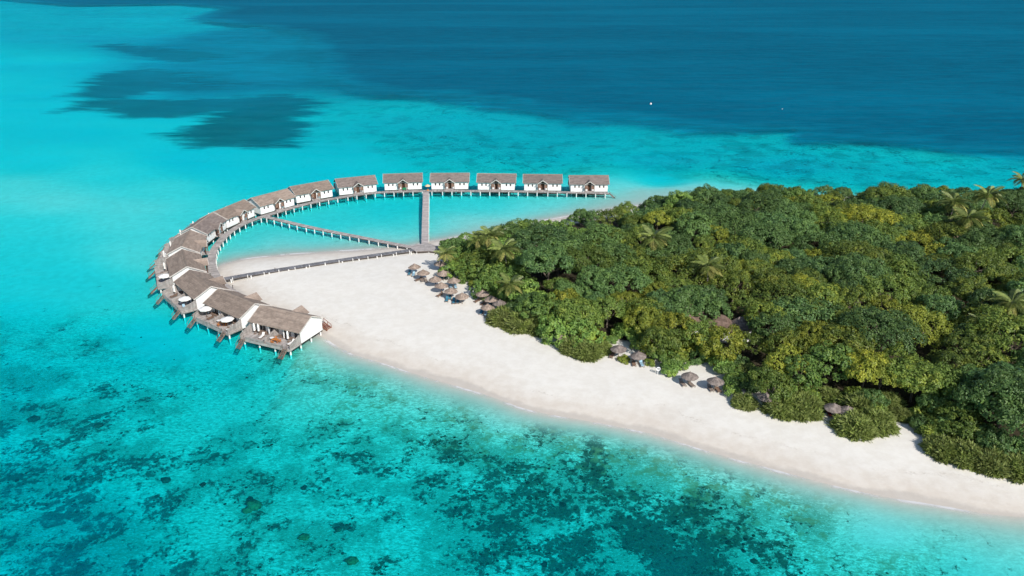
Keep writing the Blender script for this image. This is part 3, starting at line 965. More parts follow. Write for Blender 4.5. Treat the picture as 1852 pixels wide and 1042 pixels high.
VM['lamp'] = MB().lathe([(0.02, 0.0), (0.12, 0.04), (0.15, 0.14), (0.10, 0.25), (0.02, 0.28)], 10).mesh("gable_lamp", M['white'])

RIDGE_MID = [((-55.84, 156.86), (-43.34, 151.21)), ((-68.34, 166.18), (-57.74, 157.98)), ((-80.06, 178.43), (-70.56, 167.54)), ((-87.47, 193.15), (-81.46, 180.49)),
             ((-91.61, 209.09), (-88.47, 195.17)), ((-91.17, 225.61), (-91.87, 211.41)), ((-85.79, 239.21), (-90.91, 226.62)), ((-75.53, 251.54), (-84.12, 241.72)),
             ((-64.49, 263.12), (-74.99, 254.62)), ((-48.92, 269.88), (-62.04, 264.74)), ((-32.07, 272.92), (-46.43, 271.35)), ((-15.22, 272.92), (-29.50, 272.52)),
             ((1.70, 271.43), (-12.65, 272.37)), ((18.26, 270.81), (3.74, 271.20)), ((34.47, 269.58), (20.19, 269.58))]
ANG = [155.7, 143, 130.5, 116, 102, 86, 69, 52, 37.5, 21.5, 6.5, 1.8, -2.5, -1.5, 0]
ORD = ["first", "second", "third", "fourth", "fifth", "sixth", "seventh", "eighth", "ninth", "tenth", "eleventh", "twelfth", "thirteenth", "fourteenth", "last"]
VLAB = {0: "white stilt villa with teak dining set on its deck, standing half over the sand",
        1: "stilt villa with two open white parasols, second from the beach",
        2: "stilt villa over the end of the dark sand walkway, third from the beach",
        14: "stilt villa at the far right end of the row beside the water stair",
        10: "stilt villa with a green luggage cart at its door, left of the straight pier",
        11: "stilt villa just right of the straight pier's far end"}
villas = []
for i, (a, b) in enumerate(RIDGE_MID):
    cx, cy = (a[0] + b[0]) / 2, (a[1] + b[1]) / 2
    rz = R(ANG[i] + 180)
    lab = VLAB.get(i, f"{ORD[i]} white stilt villa with grey shingle roof, counted along the arc from the beach")
    v = empty("overwater_villa", (cx, cy, 0), rz, lab, "villa", "overwater villas along the curved boardwalk")
    villas.append((cx, cy, rz))
    ro = link_mesh("roof", VM['roof', 1] if i >= 9 or i == 5 else VM['roof'], v)
    link_mesh("ridge_cap", VM['ridge_cap'], ro)
    for s in (-1, 1):
        for q in (-1, 1):
            link_mesh("bargeboard", VM['barge', s, q], ro)
        gw = link_mesh("gable_wall", VM['gable', s], v)
        link_mesh("gable_lamp", VM['lamp'], gw, (s * 6.66, 0.2, F + 3.3))
    link_mesh("front_wall", VM['front_wall'], v)
    link_mesh("sea_wall", VM['sea_wall'], v)
    for x in (-4.75, -1.8, 1.8, 4.75):
        g = link_mesh("glass_door", VM['glass'], v, (x, -2.45, F))
        link_mesh("door_frame", VM['glass_frame'], g)
    for x in (-2.0, 2.0):
        link_mesh("column", VM['column'], v, (x, -3.62, F + 0.003))
    for x in WIN:
        w = link_mesh("window", VM['window'], v, (x, 3.66, za))
        link_mesh("pane", VM['pane'], w)
    link_mesh("door", VM['door'], v, (0, 3.62, F))
    po = link_mesh("porch_roof", VM['porch_roof', 1] if i >= 9 or i == 5 else VM['porch_roof'], v)
    for m_ in VM['porch_barge']:
        link_mesh("bargeboard", m_, po)
    link_mesh("porch_gable", VM['porch_gable'], v)
    for s in (-1, 1):
        link_mesh("porch_post", VM['porch_post'], v, (s * 1.62, 4.9, F - 0.1))
        link_mesh("louvre_panel", VM['louvre'], v, (s * 1.1, 4.85, F - 0.05))
        link_mesh("privacy_screen", VM['screen'], v, (s * 6.62, 0, 0))
    link_mesh("floor_platform", VM['platform'], v)
    link_mesh("veranda_floor", VM['floor'], v)
    o = link_mesh("deck_boards", VM['deck'], v); o["kind"] = "stuff"
    link_mesh("deck_frame", VM['deck_frame'], v)
    link_mesh("divider_screen", VM['divider'], v, (-0.3, 0, 0))
    link_mesh("deck_railing", VM['rail'], v)
    for x in (-6.05, 5.35):
        s_ = link_mesh("stair", VM['stair'], v, (x, 0, 0))
        link_mesh("stair_rail", VM['stair_rail'], s_)
    for y in (-6.9, -3.5, 0.0, 3.3):
        for x in (-6.2, -2.1, 2.1, 6.2):
            link_mesh("stilt", VM['stilt'], v, (x, y, 0))
    # gangway from the porch to the boardwalk
    c, s = math.cos(rz), math.sin(rz)
    rel = arc_path[:, :2] - np.array((cx, cy))
    lx, ly = rel[:, 0] * c + rel[:, 1] * s, -rel[:, 0] * s + rel[:, 1] * c
    near = (np.abs(lx) < 1.5) & (ly > 0) & (ly < 16)
    yend = float(ly[near].mean()) - 0.95 if near.any() else 6.5
    yend = max(5.5, yend)
    mb = MB()
    y = 3.72
    while y < yend:
        z = F - 0.1 - (F - 0.1 - WZ - 0.02) * (y - 3.72) / max(yend - 3.72, 0.1)
        mb.box(-1.5 if y < 5.2 else -0.9, 1.5 if y < 5.2 else 0.9, y, min(y + 0.28, yend + 0.1), z - 0.07, z)
        y += 0.3
    for s_ in (-0.8, 0.8):
        mb.bar((s_, 3.8, F - 0.3), (s_, yend, WZ - 0.16), 0.12, 0.2)
    mb.build("gangway", M['deck'], v)


def villa_point(i, lx, ly, lz):
    cx, cy, rz = villas[i]
    c, s = math.cos(rz), math.sin(rz)
    return (cx + lx * c - ly * s, cy + lx * s + ly * c, lz)

# ------------------------------------------------------------------ furniture on the villa decks
closed_canopy = MB().lathe([(0.03, 2.62), (0.14, 2.5), (0.23, 2.0), (0.20, 1.3), (0.25, 0.85), (0.16, 0.8)], 10, jitter=lambda i, k: 1.15 if k % 2 else 0.85).mesh("folded_canopy", M['canvas'])
mb = MB()
for k in range(8):
    a0, a1 = 2 * math.pi * k / 8, 2 * math.pi * (k + 1) / 8
    r = 1.55
    p, q = (r * math.cos(a0), r * math.sin(a0)), (r * math.cos(a1), r * math.sin(a1))
    mb.add([(0, 0, 2.65), (p[0], p[1], 2.12), (q[0], q[1], 2.12), (0, 0, 2.6), (p[0] * .99, p[1] * .99, 2.0), (q[0] * .99, q[1] * .99, 2.0)],
           [(0, 1, 2), (1, 4, 5, 2), (3, 5, 4)])
open_canopy = mb.mesh("canopy", M['canvas'])
parasol_pole = MB().lathe([(0.04, 0.05), (0.04, 2.68), (0.015, 2.75)], 8).mesh("pole", M['pole'])
parasol_base = MB().lathe([(0.32, 0), (0.32, 0.07), (0.08, 0.11)], 14).mesh("base", M['stair'])
table_top = MB().lathe([(0.42, 0.68), (0.45, 0.70), (0.45, 0.74)], 20).mesh("table_top", M['white'])
table_leg = MB().lathe([(0.25, 0), (0.24, 0.03), (0.05, 0.06), (0.05, 0.68)], 12).mesh("pedestal", M['white'])
mb = MB()
for k in range(6):
    mb.box(-0.75 + k * 0.25, -0.75 + k * 0.25 + 0.235, -0.45, 0.45, 0.70, 0.74)
teak_top = mb.mesh("table_top", M['orange'])
teak_leg = MB().box(-0.04, 0.04, -0.04, 0.04, 0, 0.70).mesh("leg", M['orange'])
chair_seat = MB().box(-0.25, 0.25, -0.25, 0.25, 0.42, 0.46).mesh("seat", M['orange'])
mb = MB().box(-0.25, -0.2, 0.2, 0.25, 0.46, 0.92).box(0.2, 0.25, 0.2, 0.25, 0.46, 0.92)
for k in range(3):
    mb.box(-0.2, 0.2, 0.21, 0.24, 0.55 + k * 0.13, 0.63 + k * 0.13)
chair_back = mb.mesh("backrest", M['orange'])
chair_leg = MB().box(-0.025, 0.025, -0.025, 0.025, 0, 0.42).mesh("leg", M['orange'])


def lounger_meshes(wood, cloth):
    mb = MB()
    mb.bar((-0.32, -0.95, 0.28), (-0.32, 0.55, 0.28), 0.06, 0.09).bar((0.32, -0.95, 0.28), (0.32, 0.55, 0.28), 0.06, 0.09)
    for k in range(9):
        mb.box(-0.3, 0.3, -0.93 + k * 0.165, -0.93 + k * 0.165 + 0.13, 0.31, 0.34)
    fr = mb.mesh("frame", wood)
    mb = MB()
    for k in range(5):
        f = k / 5
        mb.bar((-0.3, 0.56 + 0.42 * f, 0.36 + 0.46 * f), (0.3, 0.56 + 0.42 * f, 0.36 + 0.46 * f), 0.13, 0.03)
    mb.bar((-0.3, 0.53, 0.32), (-0.3, 1.02, 0.88), 0.05, 0.05).bar((0.3, 0.53, 0.32), (0.3, 1.02, 0.88), 0.05, 0.05)
    bk = mb.mesh("backrest", wood)
    cu = None
    if cloth is not None:
        mb = MB()
        mb.hexa([(-0.29, -0.9, 0.345), (0.29, -0.9, 0.345), (0.29, 0.52, 0.345), (-0.29, 0.52, 0.345)], [(-0.28, -0.88, 0.42), (0.28, -0.88, 0.42), (0.28, 0.52, 0.42), (-0.28, 0.52, 0.42)])
        mb.hexa([(-0.29, 0.53, 0.36), (0.29, 0.53, 0.36), (0.29, 0.99, 0.87), (-0.29, 0.99, 0.87)], [(-0.28, 0.50, 0.43), (0.28, 0.50, 0.43), (0.28, 0.94, 0.93), (-0.28, 0.94, 0.93)])
        cu = mb.mesh("cushion", cloth)
    lg = MB().box(-0.035, 0.035, -0.035, 0.035, 0, 0.24).mesh("leg", wood)
    return fr, bk, cu, lg


LM = {'blue': lounger_meshes(M['brownwood'], M['blue']), 'brown': lounger_meshes(M['brownwood'], None), 'grey': lounger_meshes(M['greywood'], None),
      'pale': lounger_meshes(M['greywood'], M['paleblue']), 'white': lounger_meshes(M['stair'], M['canvas']), 'red': lounger_meshes(M['brownwood'], M['red'])}


def lounger(kind, loc, rz, label, group, scale=1.0):
    o = empty("sun_lounger", loc, rz, label, "lounger", group, scale)
    fr, bk, cu, lg = LM[kind]
    link_mesh("frame", fr, o)
    link_mesh("backrest", bk, o)
    if cu:
        link_mesh("cushion", cu, o)
    for x in (-0.31, 0.31):
        for y in (-0.85, 0.5):
            link_mesh("leg", lg, o, (x, y, 0))
    return o


def parasol(i, lx, ly, is_open, where):
    x, y, z = villa_point(i, lx, ly, F - 0.06)
    st = "open white octagonal parasol" if is_open else "folded white parasol"
    o = empty("deck_parasol", (x, y, z), 0.3 * i, f"{st} on the {where} of the {ORD[i]} villa", "parasol", "white parasols on the villa decks")
    link_mesh("canopy" if is_open else "folded_canopy", open_canopy if is_open else closed_canopy, o)
    link_mesh("pole", parasol_pole, o)
    link_mesh("base", parasol_base, o)


def round_table(i, lx, ly, where):
    x, y, z = villa_point(i, lx, ly, F - 0.06)
    o = empty("round_table", (x, y, z), 0, f"small round white table on the {where} of the {ORD[i]} villa", "table", "round white deck tables")
    link_mesh("table_top", table_top, o)
    link_mesh("pedestal", table_leg, o)


def deck_lounger(i, lx, ly, kind, turn, where):
    x, y, z = villa_point(i, lx, ly, F - 0.06)
    lounger(kind, (x, y, z), villas[i][2] + turn, f"sun lounger on the {where} of the {ORD[i]} villa", "loungers on the villa decks")


def teak_table(i, lx, ly):
    x, y, z = villa_point(i, lx, ly, F - 0.06)
    rz = villas[i][2] + 0.15
    o = empty("dining_table", (x, y, z), rz, f"slatted orange teak dining table on the deck of the {ORD[i]} villa", "table", "teak tables on the decks")
    link_mesh("table_top", teak_top, o)
    for a in (-0.68, 0.68):
        for b in (-0.38, 0.38):
            link_mesh("leg", teak_leg, o, (a, b, 0))
    for (a, b, t, wh) in ((-0.4, 0.8, 0, "wall side"), (0.95, 0.1, -1.5, "open end"), (-0.2, -0.85, 3.1, "sea side")):
        c, s = math.cos(rz), math.sin(rz)
        ch = empty("teak_chair", (x + a * c - b * s, y + a * s + b * c, z), rz + t, f"teak chair at the {wh} of the dining table on the {ORD[i]} villa's deck", "chair", "teak chairs on the decks")
        link_mesh("seat", chair_seat, ch)
        link_mesh("backrest", chair_back, ch)
        for p in (-0.22, 0.22):
            for q in (-0.22, 0.22):
                link_mesh("leg", chair_leg, ch, (p, q, 0))


parasol(0, -5.3, -4.5, False, "left end of the deck")
parasol(0, -4.3, -4.3, False, "wall side of the deck")
parasol(0, 3.9, -4.6, False, "right half of the deck")
teak_table(0, 1.5, -5.9)
round_table(0, 0.35, -5.6, "deck beside the divider")
deck_lounger(0, -2.6, -5.4, 'white', 0.2, "left half of the deck")
deck_lounger(0, 5.2, -5.3, 'white', -0.1, "right half of the deck")
parasol(1, -4.7, -5.2, True, "left half of the deck")
parasol(1, 4.1, -5.6, True, "right half of the deck")
teak_table(1, 1.9, -5.6)
round_table(1, 0.45, -5.5, "deck beside the divider")
deck_lounger(1, -3.2, -5.2, 'brown', 0.1, "left half of the deck")
deck_lounger(1, 5.4, -6.0, 'white', 0.0, "right half of the deck")
parasol(2, -5.0, -5.0, False, "left half of the deck")
parasol(2, 4.0, -5.4, True, "right half of the deck")
round_table(2, 0.6, -5.6, "deck beside the divider")
deck_lounger(2, -3.9, -5.6, 'brown', 0.1, "left half of the deck")
deck_lounger(2, 5.0, -6.2, 'pale', 1.4, "right half of the deck")
parasol(3, -4.6, -5.0, False, "left half of the deck")
parasol(3, 4.2, -5.4, True, "right half of the deck")
round_table(3, 0.8, -5.8, "deck beside the divider")
deck_lounger(3, -3.4, -5.4, 'brown', 0.1, "left half of the deck")
for i in (4, 5, 6, 7, 8):
    parasol(i, -4.4, -5.3, False, "left half of the deck")
    parasol(i, 3.4, -5.6, False, "right half of the deck")
    round_table(i, 0.8, -5.8, "deck beside the divider")

# things standing on the boardwalk
x, y = (-29.92, 266.91)
o = empty("cream_parasol", (x, y, WZ), 0, "small cream parasol where the straight pier meets the far boardwalk", "parasol")
link_mesh("canopy", MB().lathe([(0.95, 1.55), (1.0, 1.62), (0.62, 1.95), (0.05, 2.2)], 12).mesh("canopy", M['sandcloth']), o)
link_mesh("pole", MB().lathe([(0.05, 0), (0.05, 1.6)], 8).mesh("pole", M['pole']), o)
link_mesh("base", MB().lathe([(0.4, 0), (0.4, 0.3), (0.1, 0.4)], 12).mesh("base", M['orange']), o)
x, y = (-38.24, 266.91)
o = empty("luggage_cart", (x, y, WZ), 0.1, "small green luggage cart on the boardwalk by a villa door", "cart")
link_mesh("tub", MB().box(-0.65, 0.65, -0.38, 0.38, 0.35, 0.95).mesh("tub", M['green']), o)
link_mesh("handle", MB().bar((0.66, -0.3, 0.8), (0.95, -0.3, 1.1), 0.04, 0.04).bar((0.66, 0.3, 0.8), (0.95, 0.3, 1.1), 0.04, 0.04).bar((0.95, -0.32, 1.1), (0.95, 0.32, 1.1), 0.04, 0.04).mesh("handle", M['green']), o)
wheel = MB().tube([(0, -0.04, 0), (0, 0.04, 0)], [0.2, 0.2], 12).mesh("wheel", M['beam'])
for a in (-0.45, 0.45):
    for b in (-0.36, 0.36):
        link_mesh("wheel", wheel, o, (a, b, 0.2))

# slim lamps along the walkways
lamp_pole = MB().lathe([(0.07, 0), (0.07, 0.75), (0.09, 0.76), (0.09, 0.98), (0.05, 1.0)], 8).mesh("path_lamp", M['beam'])
for (x, y), z, lab in (((-62.35, 189.47), 1.38, "slim dark lamp post on the sand walkway near the third villa"), ((-69.61, 177.75), 1.4, "slim dark lamp post on the curved boardwalk behind the third villa"),
                       ((-23.41, 210.73), 1.0, "dark lamp post on the sand just right of the straight pier's foot"), ((-21.64, 207.95), 1.0, "dark lamp post on the sand beside the low platform")):
    z = z if z > 1.2 else ground_z(x, y)
    props(link_mesh("path_lamp", lamp_pole, None, (x, y, z)), lab, "lamp post", "path lamps")
# white mooring buoys out on the deep water
buoy = MB().lathe([(0.25, -0.2), (0.62, 0.05), (0.62, 0.5), (0.35, 0.8), (0.1, 0.9), (0.08, 1.3), (0.03, 1.35)], 14).mesh("mooring_buoy", M['white'], True)
for (x, y), sc, lab in (((80.06, 452.41), 0.9, "larger white mooring buoy floating on the deep blue water"), ((151.07, 437.18), 0.4, "tiny white mooring buoy farther right on the deep blue water")):
    o = link_mesh("mooring_buoy", buoy, None, (x, y, 0), (0, 0, 0), (sc, sc, sc))
    props(o, lab, "buoy", "mooring buoys")

# ------------------------------------------------------------------ thatched beach umbrellas and loungers
def umbrella_canopy(seed, mat, r=1.6, h=0.95):
    """thatch laid in four uneven rings, a ragged hanging rim"""
    rng = random.Random(seed)
    mb = MB()
    n = 22
    for k in range(4):
        f0, f1 = k / 4, (k + 1) / 4 + 0.04
        r0, r1 = max(0.03, r * f0), r * f1
        z0, z1 = h * (1 - f0) + 0.03 * (3 - k) * 0.3, h * (1 - f1)
        for j in range(n):
            a0, a1 = 2 * math.pi * j / n, 2 * math.pi * (j + 1.04) / n
            rr = r1 * rng.uniform(0.965, 1.03)
            zz = z1 - rng.uniform(0.0, 0.05)
            up = rng.uniform(0, 0.025)
            t = 0.07
            q = [(r0 * math.cos(a0), r0 * math.sin(a0), z0 + up), (rr * math.cos(a0), rr * math.sin(a0), zz + up), (rr * math.cos(a1), rr * math.sin(a1), zz + up), (r0 * math.cos(a1), r0 * math.sin(a1), z0 + up)]
            mb.hexa([(x, y, z - t) for x, y, z in q], q)
    return mb.mesh("canopy", mat)


UC = [umbrella_canopy(k, M['thatch']) for k in range(3)] + [umbrella_canopy(k + 9, M['thatchgrey']) for k in range(3)]
um_pole = MB().tube([(0, 0, -0.2), (0.01, 0.0, 1.2), (0, 0, 2.85)], [0.065, 0.06, 0.05], 8).mesh("pole", M['pole'])
um_tip = MB().lathe([(0.02, 2.72), (0.13, 2.74), (0.09, 2.86), (0.05, 3.05), (0.012, 3.1)], 8).mesh("finial", M['thatch'])
UMB = [  # ground position, thatch kind, label
    ((-25.43, 187.93), 0, "brown thatched umbrella standing alone, leftmost on the sand"),
    ((-22.69, 183.69), 1, "brown thatched umbrella second from the left, above bare wooden loungers"),
    ((-18.98, 190.22), 2, "thatched umbrella tucked under the palm below the platform"),
    ((-17.53, 183.20), 0, "thatched umbrella against the bushes with dark blue loungers beneath"),
    ((-19.21, 179.07), 1, "brown thatched umbrella third from the left in the beach cluster"),
    ((-14.55, 178.32), 2, "pale thatched umbrella over pale blue loungers at the bush edge"),
    ((-17.34, 175.16), 0, "brown thatched umbrella in the cluster with an empty grey shadow at its left"),
    ((-14.72, 171.76), 1, "brown thatched umbrella with one brown lounger sticking out left of it"),
    ((-11.86, 168.59), 2, "thatched umbrella at the seaward right corner of the beach cluster"),
    ((-7.07, 170.23), 0, "thatched umbrella at the left of the four beside the shaggy bush"),
    ((-4.94, 166.99), 1, "thatched umbrella squeezed between two others beside the bright green bush"),
    ((-2.80, 164.62), 3, "greyer thatched umbrella closest to the shaggy bush"),
    ((-5.59, 162.22), 2, "thatched umbrella over blue loungers just above the shaggy bush"),
    ((10.97, 147.56), 0, "thatched umbrella half hidden by the second shaggy bush"),
    ((21.97, 141.83), 3, "grey thatched umbrella behind the small round yellow green bush"),
    ((25.59, 138.88), 4, "grey thatched umbrella over two towel covered loungers"),
    ((34.29, 130.73), 5, "grey thatched umbrella of the pair on open sand, the left one"),
    ((38.75, 128.75), 3, "grey thatched umbrella of the pair on open sand, the right one"),
    ((46.66, 123.11), 4, "grey thatched umbrella with its pole showing between two shaggy bushes"),
    ((57.61, 119.24), 5, "thatched umbrella in deep shade above red and white loungers"),
    ((59.75, 118.38), 4, "grey thatched umbrella rightmost on the beach, half under the leaves"),
]
for k, ((x, y), c, lab) in enumerate(UMB):
    z = ground_z(x, y)
    o = empty("beach_umbrella", (x, y, z), k * 1.3, lab, "umbrella", "thatched beach umbrellas")
    link_mesh("canopy", UC[c], o, (0, 0, 1.95), (R(((k * 7) % 5 - 2) * 1.2), R(((k * 3) % 5 - 2) * 1.2), 0))
    link_mesh("pole", um_pole, o)
    link_mesh("finial", um_tip, o)

LNG = [  # seat position, kind, heading in degrees, label
    ((-26.77, 187.55), 'blue', 150, "blue cushioned lounger in the shade of the leftmost umbrella, outer one"),
    ((-25.60, 186.78), 'pale', 150, "pale blue lounger below the leftmost umbrella, inner one"),
    ((-24.00, 183.42), 'brown', 100, "dark brown lounger left of the second umbrella's pole"),
    ((-23.04, 183.05), 'grey', 165, "grey wooden lounger right under the second umbrella"),
    ((-21.92, 182.50), 'grey', 170, "grey wooden lounger between the second and third umbrellas"),
    ((-18.13, 184.53), 'blue', 165, "dark blue lounger under the umbrella against the bushes, left one"),
    ((-17.00, 184.72), 'blue', 165, "dark blue lounger under the umbrella against the bushes, right one"),
    ((-15.33, 178.39), 'pale', 160, "pale blue lounger at the bush edge in the cluster, left one"),
    ((-14.15, 178.39), 'pale', 160, "pale blue lounger at the bush edge in the cluster, right one"),
    ((-17.67, 173.42), 'brown', 115, "bare brown lounger sticking out to the left of the cluster"),
    ((-15.68, 170.45), 'blue', 150, "teal blue lounger in front of the cluster, left of three"),
    ((-15.05, 171.75), 'blue', 150, "teal blue lounger in front of the cluster, middle of three"),
    ((-13.94, 169.31), 'blue', 150, "blue lounger under the cluster's seaward corner umbrella, left"),
    ((-12.95, 169.47), 'blue', 150, "blue lounger under the cluster's seaward corner umbrella, right"),
    ((-8.32, 169.96), 'brown', 110, "brown lounger left of the four umbrellas by the shaggy bush"),
    ((-6.80, 168.35), 'brown', 120, "brown lounger between the upper and lower of the four umbrellas"),
    ((-5.07, 167.72), 'blue', 150, "blue lounger in the middle of the four umbrellas"),
    ((-7.09, 163.38), 'blue', 140, "blue lounger above the shaggy bush, left of the pair"),
    ((-5.96, 162.48), 'pale', 140, "pale blue lounger above the shaggy bush, right of the pair"),
    ((-3.62, 164.14), 'brown', 100, "brown lounger touching the top of the shaggy bush"),
    ((-18.92, 190.45), 'red', 150, "reddish lounger in shade under the palm below the platform"),
    ((10.83, 148.41), 'red', 150, "dark red lounger half hidden by the second shaggy bush"),
    ((20.68, 142.18), 'brown', 130, "brown lounger in shade behind the round yellow green bush"),
    ((24.72, 138.75), 'brown', 150, "brown lounger under the towel umbrella, left one"),
    ((26.25, 138.40), 'pale', 155, "towel covered lounger under the grey umbrella, right one"),
    ((33.05, 130.91), 'grey', 165, "grey lounger under the left open sand umbrella, left one"),
    ((34.65, 130.59), 'grey', 170, "grey lounger under the left open sand umbrella, right one"),
    ((38.01, 128.93), 'grey', 160, "grey lounger under the right open sand umbrella, left one"),
    ((39.32, 128.62), 'brown', 160, "red brown lounger under the right open sand umbrella, right one"),
    ((56.34, 120.45), 'pale', 165, "white towelled lounger in the shade near the rightmost umbrellas, left one"),
    ((57.30, 120.08), 'red', 160, "dark red lounger in the shade near the rightmost umbrellas, right one"),
]
for (x, y), kind, hd, lab in LNG:
    lounger(kind, (x, y, ground_z(x, y)), R(hd - 180 + 30), lab, "loungers on the beach", 1.1)

# life ring on its stand
x, y = (28.94, 134.88)
o = empty("life_ring_stand", (x, y, ground_z(x, y)), 0.1, "white life ring on a short post at the bush edge", "life ring")
vs, fs = [], []
for a in range(20):
    for b in range(8):
        A, B = 2 * math.pi * a / 20, 2 * math.pi * b / 8
        vs.append(((0.36 + 0.09 * math.cos(B)) * math.cos(A), -0.1 + 0.09 * math.sin(B), 1.25 + (0.36 + 0.09 * math.cos(B)) * math.sin(A)))
        fs.append((a * 8 + b, a * 8 + (b + 1) % 8, ((a + 1) % 20) * 8 + (b + 1) % 8, ((a + 1) % 20) * 8 + b))
MB().add(vs, fs).build("ring", M['white'], o)
MB().box(-0.05, 0.05, -0.05, 0.05, -0.2, 1.6).build("post", M['white'], o)
# two small float balls at the foot of a bush
ball = MB().lathe([(0.02, 0.0), (0.2, 0.06), (0.3, 0.3), (0.2, 0.53), (0.05, 0.6), (0.05, 0.68)], 12).mesh("float_ball", M['teal'], True)
ball2 = MB().lathe([(0.02, 0.0), (0.2, 0.06), (0.3, 0.3), (0.2, 0.53), (0.05, 0.6), (0.05, 0.68)], 12).mesh("float_ball", M['white'], True)
for (x, y), me, lab in (((58.94, 113.42), ball, "teal float ball half in the bush at the sand edge"), ((59.75, 112.26), ball2, "white float ball lying on the sand below the bush")):
    props(link_mesh("float_ball", me, None, (x, y, ground_z(x, y))), lab, "float")

# ------------------------------------------------------------------ vegetation
rng_np = np.random.default_rng(11)


def leaf_cloud(pos, nrm, length, width, rng, droop=0.25, spread=0.5):
    """one folded two-triangle leaf at each point"""
    n = len(pos)
    nn = nrm + rng.normal(0, spread, (n, 3)) * 0.6
    nn /= np.linalg.norm(nn, axis=1)[:, None]
    t = rng.normal(0, 1, (n, 3)); t[:, 2] -= droop
    t -= (t * nn).sum(1)[:, None] * nn
    t /= np.linalg.norm(t, axis=1)[:, None] + 1e-9
    s = np.cross(nn, t)
    L = (length * rng.uniform(0.7, 1.3, n))[:, None]
    Wd = (width * rng.uniform(0.7, 1.3, n))[:, None]
    a = pos - t * L * 0.5
    b = pos + t * L * 0.5 - nn * L * 0.12
    c = pos + s * Wd * 0.5 + nn * Wd * 0.1
    d = pos - s * Wd * 0.5 + nn * Wd * 0.1
    V = np.stack([a, c, b, d], 1).reshape(-1, 3)
    i = np.arange(n) * 4
    Fa = np.concatenate([np.stack([i, i + 1, i + 2], 1), np.stack([i, i + 2, i + 3], 1)])
    return V, Fa


def crown_mesh(seed, mat, clumps=52, per=120, leaf=(0.62, 0.40), flat=0.72, low=-0.35, r=4.5, cr=(0.15, 0.30), lobes=4):
    """leaf clumps of different size heaped over a few uneven domes"""
    rng = np.random.default_rng(seed)
    P, N = [], []
    doms = [(np.zeros(3), 0.74)]
    a0 = rng.uniform(0, 6.28)
    for k in range(lobes):
        a = a0 + 2 * math.pi * k / max(lobes, 1) + rng.uniform(-0.5, 0.5)
        q = rng.uniform(0.38, 0.62)
        doms.append((np.array((math.cos(a) * q, math.sin(a) * q, rng.uniform(-0.32, 0.22))), rng.uniform(0.38, 0.56)))
    cen = []
    for c0, R0 in doms:
        m = max(6, int(clumps * R0 * R0 / sum(q[1] ** 2 for q in doms)))
        for k in range(m):
            z = 1 - (k + 0.5) / m * (1 - low)
            a = k * 2.39996 + rng.uniform(-0.6, 0.6)
            q = math.sqrt(max(0, 1 - z * z))
            d = np.array((q * math.cos(a), q * math.sin(a), z))
            c = c0 + d * R0 * rng.uniform(0.72, 1.04)
            if any(np.linalg.norm(c - e) < F0 * 0.72 for e, F0 in doms if e is not c0):
                continue
            cen.append((c, d))
    for c, d in cen:
        rc = r * rng.uniform(*cr)
        m = int(per * (rc / (r * 0.26)) ** 2)
        u = rng.normal(0, 1, (m * 3, 3)); u /= np.linalg.norm(u, axis=1)[:, None]
        u = u[(u @ d > -0.45) & (u[:, 2] > -0.6)][:m]
        pts = c * np.array((1, 1, flat)) * r + u * rc * rng.uniform(0.68, 1.1, (len(u), 1)) * np.array((1, 1, 0.82))
        P.append(pts); N.append(u * 0.9 + d * 0.25 + np.array((0, 0, 0.25)))
    P, N = np.concatenate(P), np.concatenate(N)
    N /= np.linalg.norm(N, axis=1)[:, None]
    V, Fa = leaf_cloud(P, N, leaf[0], leaf[1], rng)
    return np_mesh("crown", V, Fa, mat)


def trunk_mesh(seed, h=5.0, r=4.5):
    rng = random.Random(seed)
    mb = MB()
    bend = (rng.uniform(-.5, .5), rng.uniform(-.5, .5))
    top = (bend[0], bend[1], h)
    mb.tube([(0, 0, -0.3), (bend[0] * 0.3, bend[1] * 0.3, h * 0.5), top], [0.28, 0.2, 0.15], 7)
    for k in range(6):
        a = 2 * math.pi * k / 6 + rng.uniform(-.4, .4)
        f = rng.uniform(0.35, 0.9)
        b = (bend[0] * f, bend[1] * f, h * f)
        e = (b[0] + math.cos(a) * r * 0.6, b[1] + math.sin(a) * r * 0.6, h + rng.uniform(-0.2, 1.6))
        m = tuple((b[i] + e[i]) / 2 + (0, 0, -0.3)[i] for i in range(3))
        mb.tube([b, m, e], [0.13, 0.09, 0.035], 5)
    return mb.mesh("trunk", M['bark'])


CROWN = {
    'dark': [crown_mesh(100 + k, LEAF['dark'], 62 + 5 * k, 200, (0.44, 0.28), lobes=3 + k % 3) for k in range(4)]
            + [crown_mesh(150 + k, LEAF['dark'], 88, 140, (0.42, 0.26), 0.9, -0.5, 4.5, (0.13, 0.24), 4 + k % 3) for k in range(4)],
    'olive': [crown_mesh(200 + k, LEAF['olive'], 56 + 5 * k, 200, (0.38, 0.25), 0.68, lobes=3 + k % 3) for k in range(3)]
             + [crown_mesh(250 + k, LEAF['olive'], 84, 140, (0.36, 0.24), 0.82, -0.4, 4.5, (0.13, 0.24), 5) for k in range(3)],
    'yellow': [crown_mesh(300 + k, LEAF['yellow'], 70 + 5 * k, 165, (0.36, 0.25), 0.66, -0.2, 4.5, (0.12, 0.24), 4 + k % 2) for k in range(4)],
    'bright': [crown_mesh(400 + k, LEAF['bright'], 84 + 6 * k, 130, (0.46, 0.32), 0.9, -0.7, 4.5, (0.12, 0.24), 5 + k % 2) for k in range(4)],
}
BIG = {
    'dark': [crown_mesh(500 + k, LEAF['dark'], 150, 230, (0.46, 0.30), 0.66, -0.3, 7.6, (0.11, 0.23), 6 + k) for k in range(3)],
    'olive': [crown_mesh(520 + k, LEAF['olive'], 140, 230, (0.42, 0.27), 0.58, -0.25, 7.6, (0.11, 0.23), 6 + k) for k in range(2)],
    'yellow': [crown_mesh(540 + k, LEAF['yellow'], 130, 220, (0.40, 0.27), 0.5, -0.2, 7.6, (0.11, 0.22), 6) for k in range(1)],
}
